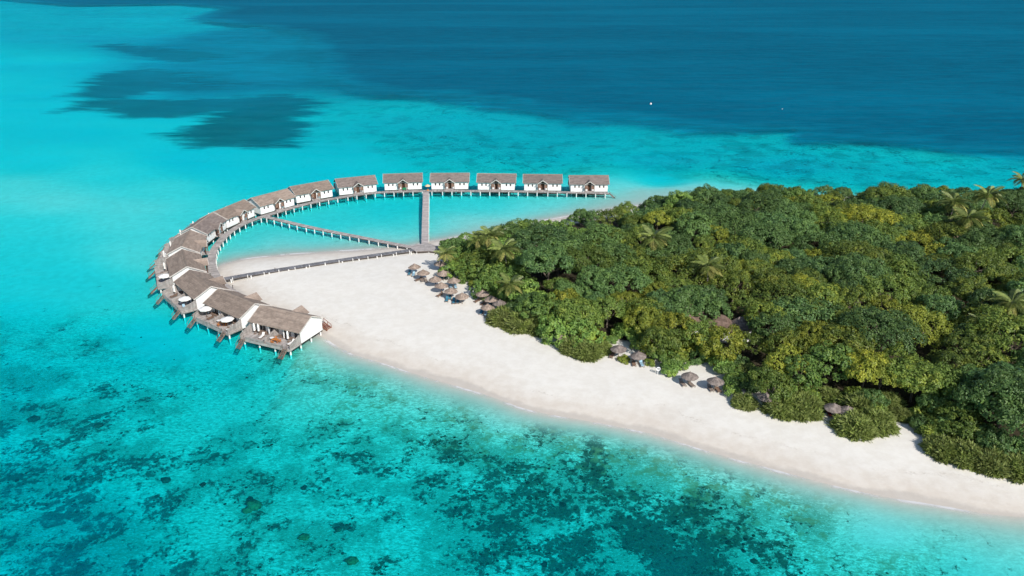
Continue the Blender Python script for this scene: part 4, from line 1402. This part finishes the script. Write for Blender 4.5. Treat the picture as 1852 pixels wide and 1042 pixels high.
TRUNK = [trunk_mesh(k) for k in range(4)]


def shaggy_mesh(seed, r=3.0, n=5200, h=0.75):
    """a beach shrub of long narrow upswept sprays"""
    rng = np.random.default_rng(seed)
    u = rng.normal(0, 1, (n * 2, 3)); u /= np.linalg.norm(u, axis=1)[:, None]
    u = u[u[:, 2] > -0.05][:n]
    bump = 1 + 0.14 * np.sin(u[:, 0] * 7 + seed) * np.cos(u[:, 1] * 6 + 2 * seed) + 0.1 * np.sin(9 * u[:, 2] + 5 * u[:, 0])
    base = u * np.array((1, 1, h)) * r * (0.80 * bump * rng.uniform(0.8, 1.03, len(u)))[:, None]
    d = u * np.array((0.55, 0.55, 0.2)) + np.array((0, 0, 0.30)) + rng.normal(0, 0.42, u.shape)
    d /= np.linalg.norm(d, axis=1)[:, None]
    L = rng.uniform(0.5, 1.15, len(u))[:, None]
    s = np.cross(d, u + rng.normal(0, 0.35, u.shape)); s /= np.linalg.norm(s, axis=1)[:, None]
    wd = rng.uniform(0.06, 0.13, len(u))[:, None]
    tip = base + d * L + np.array((0, 0, -0.12)) * L
    mid = base + d * L * 0.5
    V = np.stack([base, mid + s * wd, tip, mid - s * wd], 1).reshape(-1, 3)
    i = np.arange(len(u)) * 4
    Fa = np.concatenate([np.stack([i, i + 1, i + 2], 1), np.stack([i, i + 2, i + 3], 1)])
    # leafy body underneath so that the sand does not show through
    m = n // 2
    w = rng.normal(0, 1, (m * 2, 3)); w /= np.linalg.norm(w, axis=1)[:, None]
    w = w[w[:, 2] > 0][:m]
    V2, F2 = leaf_cloud(w * np.array((1, 1, h)) * r * rng.uniform(0.55, 0.82, (len(w), 1)), w, 0.6, 0.3, rng)
    return np_mesh("foliage", np.concatenate([V, V2]), np.concatenate([Fa, F2 + len(V)]), LEAF['shaggy'])


def stems_mesh(seed, r=3.0):
    rng = random.Random(seed)
    mb = MB()
    for k in range(9):
        a = 2 * math.pi * k / 9 + rng.uniform(-.3, .3)
        e = (math.cos(a) * r * rng.uniform(.4, .75), math.sin(a) * r * rng.uniform(.4, .75), r * rng.uniform(.3, .6))
        mb.tube([(0.1 * math.cos(a), 0.1 * math.sin(a), -0.2), (e[0] * .5, e[1] * .5, e[2] * .6), e], [0.07, 0.05, 0.02], 5)
    return mb.mesh("stems", M['bark'])


SHAG = [shaggy_mesh(50 + k) for k in range(4)]
STEMS = [stems_mesh(k) for k in range(2)]
BUSH = {'bright': [crown_mesh(600 + k, LEAF['bright'], 34, 60, (0.36, 0.25), 0.8, -0.15, 2.0, (0.2, 0.36), 3) for k in range(2)],
        'yellow': [crown_mesh(620 + k, LEAF['yellow'], 34, 60, (0.30, 0.2), 0.8, -0.15, 2.0, (0.2, 0.36), 3) for k in range(1)],
        'olive': [crown_mesh(640 + k, LEAF['olive'], 34, 60, (0.34, 0.22), 0.8, -0.15, 2.0, (0.2, 0.36), 3) for k in range(2)],
        'dark': [crown_mesh(660 + k, LEAF['dark'], 34, 60, (0.36, 0.24), 0.8, -0.15, 2.0, (0.2, 0.36), 3) for k in range(2)]}

# ---- palms
def frond_mesh(seed, mat, L=4.2):
    """arched midrib with two ranks of hanging leaflets"""
    rng = np.random.default_rng(seed)
    n = 34
    f = np.linspace(0.04, 1, n)
    x = L * (f - 0.13 * f * f)
    z = L * (0.34 * f - 0.62 * f * f)
    mid = np.stack([x, 0 * f, z], 1)
    V, Fa = [], []
    w = 0.05
    for i in range(n - 1):
        b = len(V)
        V += [mid[i] + (0, w * (1 - f[i]) + .012, 0), mid[i] - (0, w * (1 - f[i]) + .012, 0), mid[i + 1] - (0, w * (1 - f[i + 1]) + .01, 0), mid[i + 1] + (0, w * (1 - f[i + 1]) + .01, 0)]
        Fa += [(b, b + 1, b + 2), (b, b + 2, b + 3)]
    for i in range(2, n):
        ln = L * 0.30 * (math.sin(math.pi * min(1, 0.12 + f[i] * 0.86)) ** 0.7) * rng.uniform(0.85, 1.1)
        for s in (-1, 1):
            b = len(V)
            p = mid[i]
            d = np.array((0.55, s * 0.85, -0.35 + rng.uniform(-.2, .1)))
            d /= np.linalg.norm(d)
            q = p + d * ln * 0.55 + np.array((0, 0, -0.03))
            e = p + d * ln + np.array((0, 0, -0.22 * ln))
            ww = 0.085
            V += [p, q + (ww, 0, 0), e, q - (ww, 0, 0)]
            Fa += [(b, b + 1, b + 2), (b, b + 2, b + 3)]
    return np_mesh("frond", np.array(V), np.array(Fa), mat)


FROND = [frond_mesh(1, LEAF['palm']), frond_mesh(2, LEAF['palm'], 3.8), frond_mesh(3, LEAF['palmdry'], 3.6)]


def palm(top, base, h, label, n=18, scale=1.0, seed=0, dry=4):
    rng = random.Random(seed)
    bz = ground_z(*base)
    o = empty("coconut_palm", (base[0], base[1], bz), 0, label, "palm", "coconut palms")
    e = np.array((top[0] - base[0], top[1] - base[1], h - bz))
    mb = MB()
    pts, rad = [], []
    for k in range(7):
        f = k / 6
        pts.append((e[0] * f ** 1.5, e[1] * f ** 1.5, -0.3 + (e[2] + 0.3) * f)); rad.append(0.2 - 0.08 * f)
    mb.tube(pts, rad, 8)
    mb.build("trunk", M['palmbark'], o)
    for k in range(n):
        a = 2.39996 * k + rng.uniform(-.25, .25)
        lvl = k / n
        tilt = R(-48 + 82 * lvl + rng.uniform(-8, 8))       # young fronds stand up, old ones hang
        me = FROND[2] if k >= n - dry else FROND[rng.randrange(2)]
        sc = scale * rng.uniform(0.85, 1.1)
        link_mesh("frond", me, o, tuple(e), (rng.uniform(-.25, .25), tilt, a), (sc, sc, sc))
    mb = MB()
    for k in range(6):
        a = k * 1.05
        mb.lathe([(0.02, -0.45), (0.11, -0.36), (0.12, -0.25), (0.03, -0.14)], 6, 0.17 * math.cos(a), 0.17 * math.sin(a))
    mb.build("coconut_bunch", M['brownwood'], o, tuple(e))
    return o


PALMS = [
    ((-2.08, 182.07), (1.0, 2.0), 9.5, 1.1, "largest coconut palm near the left tip of the forest"),
    ((-5.87, 194.38), (0.5, 1.0), 9.0, 1.0, "coconut palm behind the largest one near the left tip of the forest"),
    ((-8.83, 194.57), (-0.5, 0.5), 8.0, 0.85, "smaller coconut palm at the north edge near the left tip of the forest"),
    ((-17.26, 188.62), (0.8, 0.2), 6.0, 0.78, "leaning yellowish coconut palm at the forest tip beside the platform"),
    ((-0.51, 164.38), (0.5, 1.0), 7.5, 0.92, "coconut palm above the umbrellas beside the shaggy bush"),
    ((36.18, 186.96), (0.5, 1.5), 11, 1.15, "coconut palm rising alone from the middle of the canopy"),
    ((45.73, 168.24), (0.8, 1.2), 10.5, 1.0, "coconut palm with dry hanging fronds in the middle of the canopy"),
    ((127.28, 214.69), (0.5, 1.0), 12, 1.2, "left palm of the group of three near the pink roof"),
    ((125.52, 203.38), (0.5, 0.5), 11, 1.2, "middle palm of the group of three, in front of the pink roof"),
    ((136.96, 215.18), (-3.2, -1.0), 14, 1.15, "tall palm with a bare leaning trunk near the pink roof"),
    ((103.38, 146.11), (0.3, 1.0), 11, 1.1, "palm at the right edge of the forest, halfway down"),
    ((95.37, 141.56), (-2.4, -0.8), 8.5, 0.75, "small yellow palm with a thin pale trunk among dark trees"),
    ((162.43, 240.05), (1.0, 0.5), 12, 0.9, "palm top sticking out above the far right edge of the forest"),
]
palm_xy = []
for k, (tp, off, h, sc, lab) in enumerate(PALMS):
    base = (tp[0] + off[0], tp[1] + off[1])
    sc *= 1.15; h += 0.8
    palm_xy.append((tp[0], tp[1]))
    palm(tp, base, h, lab, 17, sc, k, 7 if k in (3, 6, 11) else 4)

# ---- roofs among the trees
def hut(loc, size, rz, label, mat, hip=True, wall_h=2.6, rise=2.2):
    sx, sy = size
    o = empty("thatched_hut", (loc[0], loc[1], ground_z(*loc)), rz, label, "hut", "roofs among the trees")
    MB().box(-sx / 2 + .5, sx / 2 - .5, -sy / 2 + .5, sy / 2 - .5, -0.2, wall_h).build("wall", M['wall'], o)
    mb = MB()
    rx = max(0.0, (sx - sy) / 2) if hip else sx / 2
    z0, z1 = wall_h - 0.15, wall_h + rise
    A = [(-sx / 2, -sy / 2, z0), (sx / 2, -sy / 2, z0), (sx / 2, sy / 2, z0), (-sx / 2, sy / 2, z0)]
    n = 7
    for side in range(4):
        a, b = np.array(A[side]), np.array(A[(side + 1) % 4])
        ta = np.array((-rx if a[0] < 0 else rx, 0, z1)); tb = np.array((-rx if b[0] < 0 else rx, 0, z1))
        for k in range(n):
            f0, f1 = k / n, min(1, (k + 1.08) / n)
            up = np.array((0, 0, 0.05))
            q = [a + (ta - a) * f0, b + (tb - b) * f0, b + (tb - b) * f1, a + (ta - a) * f1]
            q = [q[0] + up, q[1] + up, q[2], q[3]]
            mb.hexa([p - np.array((0, 0, 0.16)) for p in q], q)
    mb.build("roof", mat, o)
    return (loc[0], loc[1], max(sx, sy) / 2)


huts = [hut((38.86, 153.23), (7.5, 6.0), 0.5, "pointed brown roof showing between trees in the middle of the forest", M['hutroof'], True, 3.6, 3.2),
        hut((44.81, 150.59), (6.0, 4.5), -0.5, "low sloping brown roof edge behind the yellow tree", M['hutroof'], True, 3.2, 2.4),
        hut((49.07, 149.92), (5.0, 4.0), 0.2, "small grey roof right of the yellow tree", M['thatchgrey'], True, 3.2, 2.2),
        hut((127.90, 211.57), (11.0, 6.0), 0.1, "pink tiled roof below the group of three palms", simple("pink_tiles", (0.50, 0.33, 0.27), 0.85, 0.2, 1.0, 0.1, 0.3, 0.15), False, 2.8, 1.9)]

# ---- shrubs along the sand
labels_used = {}


def shrub(xy, kind, scale, label, sz=1.0, rz=0.0):
    z = ground_z(*xy)
    if kind == 'shaggy':
        o = empty("beach_shrub", (xy[0], xy[1], z - 0.1), rz, label, "shrub", "shrubs along the sand")
        k = len(labels_used) % 4; labels_used[label] = 1
        link_mesh("foliage", SHAG[k], o, (0, 0, 0), (0, 0, 0), (scale, scale, scale * sz))
        link_mesh("stems", STEMS[k % 2], o, (0, 0, 0), (0, 0, 0), (scale, scale, scale * sz))
    else:
        o = empty("beach_shrub", (xy[0], xy[1], z - 0.1), rz, label, "shrub", "shrubs along the sand")
        k = len(labels_used); labels_used[label] = 1
        link_mesh("foliage", BUSH[kind][k % len(BUSH[kind])], o, (0, 0, 0.75 * scale * sz), (0, 0, 0), (scale, scale, scale * sz))
        link_mesh("stems", STEMS[k % 2], o, (0, 0, 0), (0, 0, 0), (scale * .6, scale * .6, scale * .6))


SHR = [
    ((-1.89, 159.21), 'shaggy', 1.35, "olive shaggy shrub below the four umbrellas, its left part"),
    ((2.23, 156.34), 'shaggy', 1.5, "olive shaggy shrub below the four umbrellas, its middle part"),
    ((5.92, 155.21), 'shaggy', 1.3, "olive shaggy shrub below the four umbrellas, its right part"),
    ((12.87, 145.67), 'shaggy', 1.2, "shaggy shrub left of the tall pale vine, against the half hidden umbrella"),
    ((15.72, 143.43), 'shaggy', 1.25, "shaggy shrub reaching farthest onto the sand below the half hidden umbrella"),
    ((18.85, 144.67), 'shaggy', 0.9, "shaggy shrub just left of the grey umbrella behind the round bush"),
    ((22.93, 140.19), 'yellow', 0.62, "small round yellow green bush below the grey umbrella"),
    ((27.92, 138.79), 'olive', 0.6, "small olive bush right of the towel covered loungers"),
    ((31.29, 135.24), 'bright', 1.0, "bright green bush beside the life ring"),
    ((33.73, 137.50), 'bright', 0.9, "bright green bush behind the left open sand umbrella"),
    ((41.90, 127.37), 'bright', 0.85, "bright green bush right of the right open sand umbrella"),
    ((42.97, 123.62), 'shaggy', 0.85, "shaggy shrub left of the umbrella with a showing pole"),
    ((49.83, 121.76), 'shaggy', 1.35, "shaggy shrub right of the umbrella with a showing pole"),
    ((53.00, 121.58), 'shaggy', 1.35, "shaggy shrub left of the shaded red loungers"),
    ((60.04, 115.25), 'shaggy', 1.3, "shaggy shrub above the two float balls"),
    ((64.03, 116.65), 'shaggy', 1.3, "shaggy shrub right of the float balls, touching the sand bay"),
    ((63.55, 120.40), 'shaggy', 1.5, "shaggy shrub behind the float ball shrubs"),
    ((72.16, 108.63), 'shaggy', 1.1, "shaggy shrub at the right side of the sand bay"),
    ((75.03, 107.07), 'shaggy', 1.2, "shaggy shrub near the lower right corner of the forest, left one"),
    ((77.94, 104.94), 'shaggy', 1.2, "shaggy shrub near the lower right corner of the forest, middle one"),
    ((81.56, 103.75), 'shaggy', 1.2, "shaggy shrub near the lower right corner of the forest, right one"),
    ((-11.49, 183.25), 'bright', 0.8, "bright green bush behind the cluster of umbrellas"),
    ((-14.19, 187.77), 'bright', 0.8, "bright green bush right of the umbrella with dark blue loungers"),
    ((-9.48, 179.51), 'olive', 0.75, "low olive bush with a straight edge behind the cluster of umbrellas"),
    ((-4.18, 172.95), 'bright', 0.8, "bright green bush behind the four umbrellas"),
    ((-1.05, 167.73), 'bright', 0.95, "bright green bush right of the four umbrellas"),
    ((8.96, 151.78), 'bright', 0.7, "small bright bush between the two large shaggy shrubs"),
    ((21.31, 148.74), 'bright', 0.7, "bright green bush behind the grey umbrella near the round bush"),
    ((48.91, 127.99), 'bright', 0.8, "bright green bush behind the umbrella with a showing pole"),
    ((59.44, 125.31), 'shaggy', 0.9, "shaggy shrub hanging over the shaded red loungers"),
]
for k, (xy, kind, sc, lab) in enumerate(SHR):
    shrub(xy, kind, sc, lab, 1.0, k * 0.9)

# ---- undergrowth that closes the forest edge down to the sand
rng = random.Random(31)
edge = FOREST[3:38]
under = []
for row, (inset, gap) in enumerate(((0.6, 3.0), (4.2, 4.2))):
    carry = 0.0
    for a, b in zip(edge[:-1], edge[1:]):
        L = math.hypot(b[0] - a[0], b[1] - a[1])
        nxn, nyn = (b[1] - a[1]) / L, -(b[0] - a[0]) / L
        t = carry
        while t < L:
            x, y = a[0] + (b[0] - a[0]) * t / L + nxn * inset, a[1] + (b[1] - a[1]) * t / L + nyn * inset
            t += gap * rng.uniform(0.8, 1.2)
            if any(math.hypot(x - u[0][0], y - u[0][1]) < 3.0 for u in UMB) or any(math.hypot(x - q[0], y - q[1]) < 2.2 for q in under) or any(math.hypot(x - q[0][0], y - q[0][1]) < 2.4 for q in SHR if row == 0):
                continue
            if any(math.hypot(x - l_[0][0], y - l_[0][1]) < 2.6 for l_ in LNG):
                continue
            u = rng.random()
            if x < 12:
                kind = 'bright' if u < 0.65 else 'olive'
            elif x < 45:
                kind = 'bright' if u < 0.4 else ('olive' if u < 0.7 else ('dark' if u < 0.9 else 'yellow'))
            else:
                kind = 'shaggy' if u < 0.45 else ('dark' if u < 0.75 else 'olive')
            under.append((x, y, kind, rng.uniform(1.0, 1.45) * (1.25 if row else 1.0)))
        carry = t - L
ORD1 = ["first", "second", "third", "fourth", "fifth", "sixth", "seventh", "eighth", "ninth", "tenth", "eleventh", "twelfth", "thirteenth", "fourteenth", "fifteenth", "sixteenth", "seventeenth", "eighteenth", "nineteenth", "twentieth"]
seen_u = {}
for (x, y, kind, sc) in sorted(under, key=lambda q: q[0] / q[1]):
    zone = "behind the umbrella cluster" if x < 8 else ("between the shaggy shrubs and the towel umbrella" if x < 26 else ("behind the open sand umbrellas" if x < 44 else ("around the shaded loungers" if x < 62 else "along the lower right forest edge")))
    colr = {'dark': "dark green", 'olive': "olive", 'yellow': "yellow green", 'bright': "fresh green", 'shaggy': "shaggy"}[kind]
    key = f"{colr} edge bush {zone}"
    seen_u[key] = seen_u.get(key, 0) + 1
    shrub((x, y), kind, sc * (0.62 if kind == 'shaggy' else 1.0), f"{key}, {ORD1[min(seen_u[key], 20) - 1]} from the left", 1.0, rng.uniform(0, 6))

# ---- the broadleaf forest: trees spread over the island, none closer than their crowns allow
rng = random.Random(2024)


def in_poly(poly, x, y):
    return float(poly_sdf(poly, np.array([x]), np.array([y]))[0])


SIGHT = 0.70       # half width of what the place shows to the south, as x over distance
cand = []
for _ in range(9000):
    x, y = rng.uniform(-25, 215), rng.uniform(98, 268)
    if abs(x) > SIGHT * y + 6:
        continue
    cand.append((x, y))
cx_, cy_ = np.array([c[0] for c in cand]), np.array([c[1] for c in cand])
csd = poly_sdf(FOREST, cx_, cy_)
TREES = []
# trees that stand out by colour
FEATURE = [
    ((101.88, 195.81), 'yellow', 1.15, 8.5), ((108.13, 198.07), 'yellow', 1.0, 8.5), ((109.44, 188.58), 'yellow', 1.0, 8), ((124.31, 199.31), 'yellow', 0.7, 6), ((46.71, 183.82), 'yellow', 0.85, 9), ((41.11, 180.02), 'yellow', 0.6, 8.5),
    ((57.26, 192.19), 'yellow', 0.7, 9), ((56.98, 177.95), 'yellow', 0.75, 9), ((60.50, 176.06), 'olive', 0.8, 9), ((41.94, 141.06), 'yellow', 1.0, 7.5), ((34.57, 146.57), 'yellow', 0.9, 8), ((39.16, 143.63), 'olive', 0.9, 7.5),
    ((42.56, 216.31), 'yellow', 0.75, 9), ((50.36, 219.01), 'olive', 0.9, 9), ((55.42, 230.84), 'olive', 0.7, 8), ((77.71, 236.91), 'olive', 0.95, 8), ((85.47, 233.84), 'yellow', 0.85, 8), ((93.68, 232.63), 'olive', 1.0, 8), ((100.66, 224.60), 'olive', 1.1, 9), ((106.59, 219.01), 'olive', 1.1, 9),
    ((23.40, 201.84), 'olive', 0.9, 8), ((28.13, 191.43), 'olive', 1.0, 8.5), ((32.72, 183.82), 'olive', 1.0, 9), ((25.35, 159.69), 'yellow', 0.8, 8), ((11.76, 160.85), 'yellow', 0.95, 7.5), ((7.26, 157.35), 'bright', 0.9, 7), ((14.79, 152.17), 'olive', 1.0, 8),
    ((21.10, 155.11), 'olive', 0.95, 8), ((28.29, 150.74), 'yellow', 0.85, 8), ((30.38, 142.07), 'olive', 1.0, 7), ((9.99, 150.49), 'bright', 1.0, 5.5), ((14.52, 147.76), 'bright', 0.95, 5.5), ((-9.27, 183.18), 'bright', 0.95, 5.5), ((-13.72, 186.52), 'bright', 0.75, 4.5),
    ((-4.25, 178.13), 'bright', 0.9, 6), ((0.54, 176.88), 'bright', 0.85, 6.5), ((-6.84, 173.40), 'bright', 0.75, 5), ((3.10, 166.42), 'bright', 0.9, 6.5), ((67.37, 138.01), 'olive', 1.0, 9), ((61.70, 140.53), 'yellow', 0.8, 9), ((55.29, 137.56), 'olive', 1.0, 8), ((60.32, 130.55), 'bright', 0.85, 8),
    ((66.23, 127.56), 'yellow', 0.95, 9), ((68.40, 125.27), 'yellow', 0.7, 8.5), ((73.99, 124.23), 'olive', 1.1, 8.5), ((77.49, 123.20), 'olive', 1.0, 8.5), ((51.92, 130.55), 'yellow', 0.9, 8), ((47.85, 123.83), 'olive', 0.9, 7), ((53.93, 127.25), 'bright', 0.8, 8),
    ((66.53, 164.67), 'yellow', 0.85, 10), ((69.71, 159.34), 'olive', 1.0, 9.5), ((75.85, 156.22), 'olive', 1.0, 9.5), ((81.19, 154.34), 'yellow', 0.7, 9), ((52.06, 167.12), 'olive', 0.9, 9), ((69.29, 148.55), 'olive', 0.9, 9), ((42.64, 154.34), 'dark', 1.0, 9), ((33.99, 156.01), 'dark', 1.0, 8), ((38.26, 156.46), 'dark', 1.1, 9), ((30.55, 153.63), 'olive', 0.9, 8), ((95.33, 174.21), 'olive', 1.1, 9), ((99.62, 148.55), 'olive', 0.9, 9),
]
for xy, kind, sc, h in FEATURE:
    TREES.append((xy[0], xy[1], kind, sc * 1.12, h))


def clear(x, y, r, f=0.74):
    for (tx, ty, _k, s, _h) in TREES:
        if (tx - x) ** 2 + (ty - y) ** 2 < (f * 0.5 * (r + s) * 4.5 * 1.35) ** 2:
            return False
    for hx, hy, hr in huts:
        if (hx - x) ** 2 + (hy - y) ** 2 < (hr * 0.75 + r * 1.9) ** 2:
            return False
    return True


n_feature = len(TREES)
for (x, y), sd in list(zip(cand, csd))[:2500]:      # the biggest old trees first
    if sd < 9 or len(TREES) > n_feature + 46 or y > 236 or (x < 50 and y > 200):
        continue
    if not clear(x, y, 1.62, 0.70):
        continue
    u = rng.random()
    TREES.append((x, y, 'dark' if u < 0.6 else ('olive' if u < 0.92 else 'yellow'), 1.65, rng.uniform(8.5, 12.0)))
for (x, y), sd in zip(cand, csd):
    if sd < 2.2 or len(TREES) > 290:
        continue
    sc = rng.choice((0.7, 0.85, 1.0, 1.2)) * rng.uniform(0.92, 1.08)
    if sd < 5:
        sc = rng.uniform(0.65, 0.9)
    if not clear(x, y, sc):
        continue
    west = x < 12 + 0.15 * (y - 180)
    u = rng.random()
    if west and sd < 16:
        kind = 'bright' if u < 0.45 else ('dark' if u < 0.8 else 'olive')
    else:
        kind = 'dark' if u < 0.62 else ('olive' if u < 0.88 else ('bright' if u < 0.95 else 'yellow'))
    if x / y > 0.5 and kind == 'yellow':
        kind = 'dark'
    h = 4.0 + 5.2 * min(1, sd / 16) * rng.uniform(0.7, 1.25) + 1.0 * (sc - 1)
    if x < 50 and y > 205:
        h = min(h, 5.2 + 0.03 * x)
    elif y > 240:
        h = min(h, 7.0)
    TREES.append((x, y, kind, sc, h))


def where_words(px, py):
    col = ("by the forest's left tip", "left of the forest's middle", "in the forest's middle", "right of the forest's middle", "near the forest's right side")[min(4, max(0, int((px - 800) / 210)))]
    row = "along the far shore" if py < 395 else ("in the far half" if py < 480 else ("in the near half" if py < 600 else "on the beach side"))
    return row, col


sp_, cp_ = math.sin(R(PITCH)), math.cos(R(PITCH))
named = {}
info = []
for (x, y, kind, sc, h) in TREES:
    dep = y * cp_ + (CAM_H - h) * sp_
    px, py = 926 + 1400 * x / dep, 521 + 1400 * ((CAM_H - h) * cp_ - y * sp_) / dep
    size = "small" if sc < 0.86 else ("large" if sc > 1.24 else "medium")
    colr = {'dark': "dark green", 'olive': "olive", 'yellow': "yellow green", 'bright': "fresh green"}[kind]
    row, col = where_words(px, py)
    key = f"{size} {colr} tree {row}, {col}"
    named.setdefault(key, []).append((px, len(info)))
    info.append([x, y, kind, sc, h, key])
ORD2 = ["leftmost", "second from left", "third from left", "fourth from left", "fifth from left", "sixth from left", "seventh from left", "eighth from left", "ninth from left", "tenth from left", "eleventh from left", "twelfth from left"]
for key, lst in named.items():
    lst.sort()
    if len(lst) == 1:
        continue
    for q, (_px, i) in enumerate(lst):
        info[i][5] = key + ", " + (ORD2[min(q, 11)] if q < len(lst) - 1 else "rightmost")
for k, (x, y, kind, sc, h, lab) in enumerate(info):
    z = ground_z(x, y)
    o = empty("broadleaf_tree", (x, y, z), rng.uniform(0, 6.28), lab, "tree", "trees of the island forest")
    sz = sc * rng.uniform(0.9, 1.1)
    ch = h - z - 0.5
    pool, u = (BIG[kind], 4.5 / 7.6) if sc == 1.65 else (CROWN[kind], 1.0)
    link_mesh("crown", pool[k % len(pool)], o, (0, 0, ch - 4.5 * 0.35 * sz), (rng.uniform(-.12, .12), rng.uniform(-.12, .12), 0), (u * sc * rng.uniform(0.9, 1.25), u * sc * rng.uniform(0.9, 1.25), u * sz))
    th = max(0.3, (ch - 1.9 * sz) / 5.0)
    link_mesh("trunk", TRUNK[k % 4], o, (0, 0, 0), (0, 0, 0), (sc * .8, sc * .8, th))
print("TREES", len(TREES))

# the same wood goes on east of the trees above, where it reads as one mass
rg2 = random.Random(91)
mass = [crown_mesh(700 + k, LEAF['dark'], 60, 62, (0.8, 0.55), 0.74, -0.5, 5.2, (0.16, 0.3), 4) for k in range(3)]
mv, mf = [], []
for me in mass:
    v = np.empty(len(me.vertices) * 3, np.float32); me.vertices.foreach_get("co", v)
    f = np.empty(len(me.polygons) * 3, np.int32); me.polygons.foreach_get("vertices", f)
    mv.append(v.reshape(-1, 3)); mf.append(f.reshape(-1, 3))
    bpy.data.meshes.remove(me)
V, Fa, nv, spots = [], [], 0, []
for _ in range(6000):
    x, y = rg2.uniform(70, 330), rg2.uniform(92, 258)
    if x < SIGHT * y + 5 or x > 1.15 * y + 45 or any((x - a) ** 2 + (y - b) ** 2 < 46 for a, b in spots):
        continue
    sd = in_poly(FOREST, x, y)
    if sd < 1.5:
        continue
    spots.append((x, y))
    k = rg2.randrange(3)
    s_ = rg2.uniform(0.85, 1.2) if sd > 5 else rg2.uniform(0.6, 0.75)
    a = rg2.uniform(0, 6.28)
    c, sn = math.cos(a), math.sin(a)
    h = ground_z(x, y) + (rg2.uniform(4.5, 7.5) if sd > 5 else 1.6)
    q = mv[k] * s_
    V.append(np.stack([q[:, 0] * c - q[:, 1] * sn + x, q[:, 0] * sn + q[:, 1] * c + y, q[:, 2] + h], 1)); Fa.append(mf[k] + nv); nv += len(q)
wood = link_mesh("forest", np_mesh("forest", np.concatenate(V), np.concatenate(Fa), LEAF['dark']))
props(wood, "dense green forest going on along the island to the east", "forest", None, "stuff")

# ------------------------------------------------------------------ coral on the reef flat
def lump(rng, n_ring=3, n_seg=7):
    prof = [(0.55, -0.25), (1.0, 0.05), (0.85, 0.42), (0.35, 0.62)]
    vs, fs = [], []
    for (r, z) in prof:
        for k in range(n_seg):
            a = 2 * math.pi * k / n_seg
            q = r * rng.uniform(0.65, 1.25)
            vs.append((q * math.cos(a), q * math.sin(a), z * rng.uniform(0.7, 1.2)))
    for i in range(len(prof) - 1):
        for k in range(n_seg):
            fs.append((i * n_seg + k, i * n_seg + (k + 1) % n_seg, (i + 1) * n_seg + (k + 1) % n_seg))
            fs.append((i * n_seg + k, (i + 1) * n_seg + (k + 1) % n_seg, (i + 1) * n_seg + k))
    t = len(vs); vs.append((0, 0, 0.66))
    for k in range(n_seg):
        fs.append((3 * n_seg + k, 3 * n_seg + (k + 1) % n_seg, t))
    return np.array(vs), np.array(fs)


rg = random.Random(77)
protos = [lump(rg) for _ in range(12)]
V, Fa, nv = [], [], 0
px_, py_ = np.random.default_rng(5).uniform(-85, 95, 60000), np.random.default_rng(6).uniform(76, 170, 60000)
tz, td, tdep, tdeep = terrain(px_, py_)
cden = field(CORAL, px_, py_)
gv = 0.46 * reef_growth(px_, py_) + 0.575 + 0.46 * cden
keep = (td < -12) & (np.random.default_rng(7).random(60000) < 0.24 * smooth(gv, 1.03, 1.21) + 0.003)
for i in np.nonzero(keep)[0]:
    v, f = protos[i % 12]
    s = rg.uniform(0.09, 0.30) * (1.9 if rg.random() < 0.08 else 1)
    a = rg.uniform(0, 6.28)
    c, sn = math.cos(a), math.sin(a)
    q = np.stack([(v[:, 0] * c - v[:, 1] * sn) * s, (v[:, 0] * sn + v[:, 1] * c) * s, v[:, 2] * s * rg.uniform(0.5, 0.9)], 1) + np.array((px_[i], py_[i], tz[i]))
    V.append(q); Fa.append(f + nv); nv += len(v)
reef = link_mesh("coral_reef", np_mesh("coral_reef", np.concatenate(V), np.concatenate(Fa), M['coral'], True))
props(reef, "dark coral heads scattered over the shallow sea bed", "coral", None, "stuff")
for k, ((x, y), s, lab) in enumerate((((-39.90, 96.97), 1.3, "largest brown coral boulder just under the surface in the foreground"), ((-40.63, 96.05), 0.7, "small brown coral boulder beside the largest one"), ((-30.66, 90.68), 0.75, "brown coral boulder alone near the bottom edge, centre left"),
                                  ((-22.76, 85.85), 0.8, "pale topped coral boulder near the bottom edge"), ((-56.83, 104.52), 0.8, "dark coral boulder alone left of the largest boulder"), ((-75.85, 120.92), 0.8, "dark coral boulder in the left foreground, upper one"),
                                  ((-89.37, 123.37), 1.0, "dark coral boulder nearest the left edge of the foreground"))):
    v, f = protos[k]
    q = v * np.array((s * 1.2, s, s * 0.9))
    o = link_mesh("coral_boulder", np_mesh("coral_boulder", q, f, M['corallight'] if k < 4 else M['coral'], True), None, (x, y, min(ground_z(x, y), -0.1) + (0.9 if k < 2 else 0.3)))
    props(o, lab, "boulder", "coral boulders")
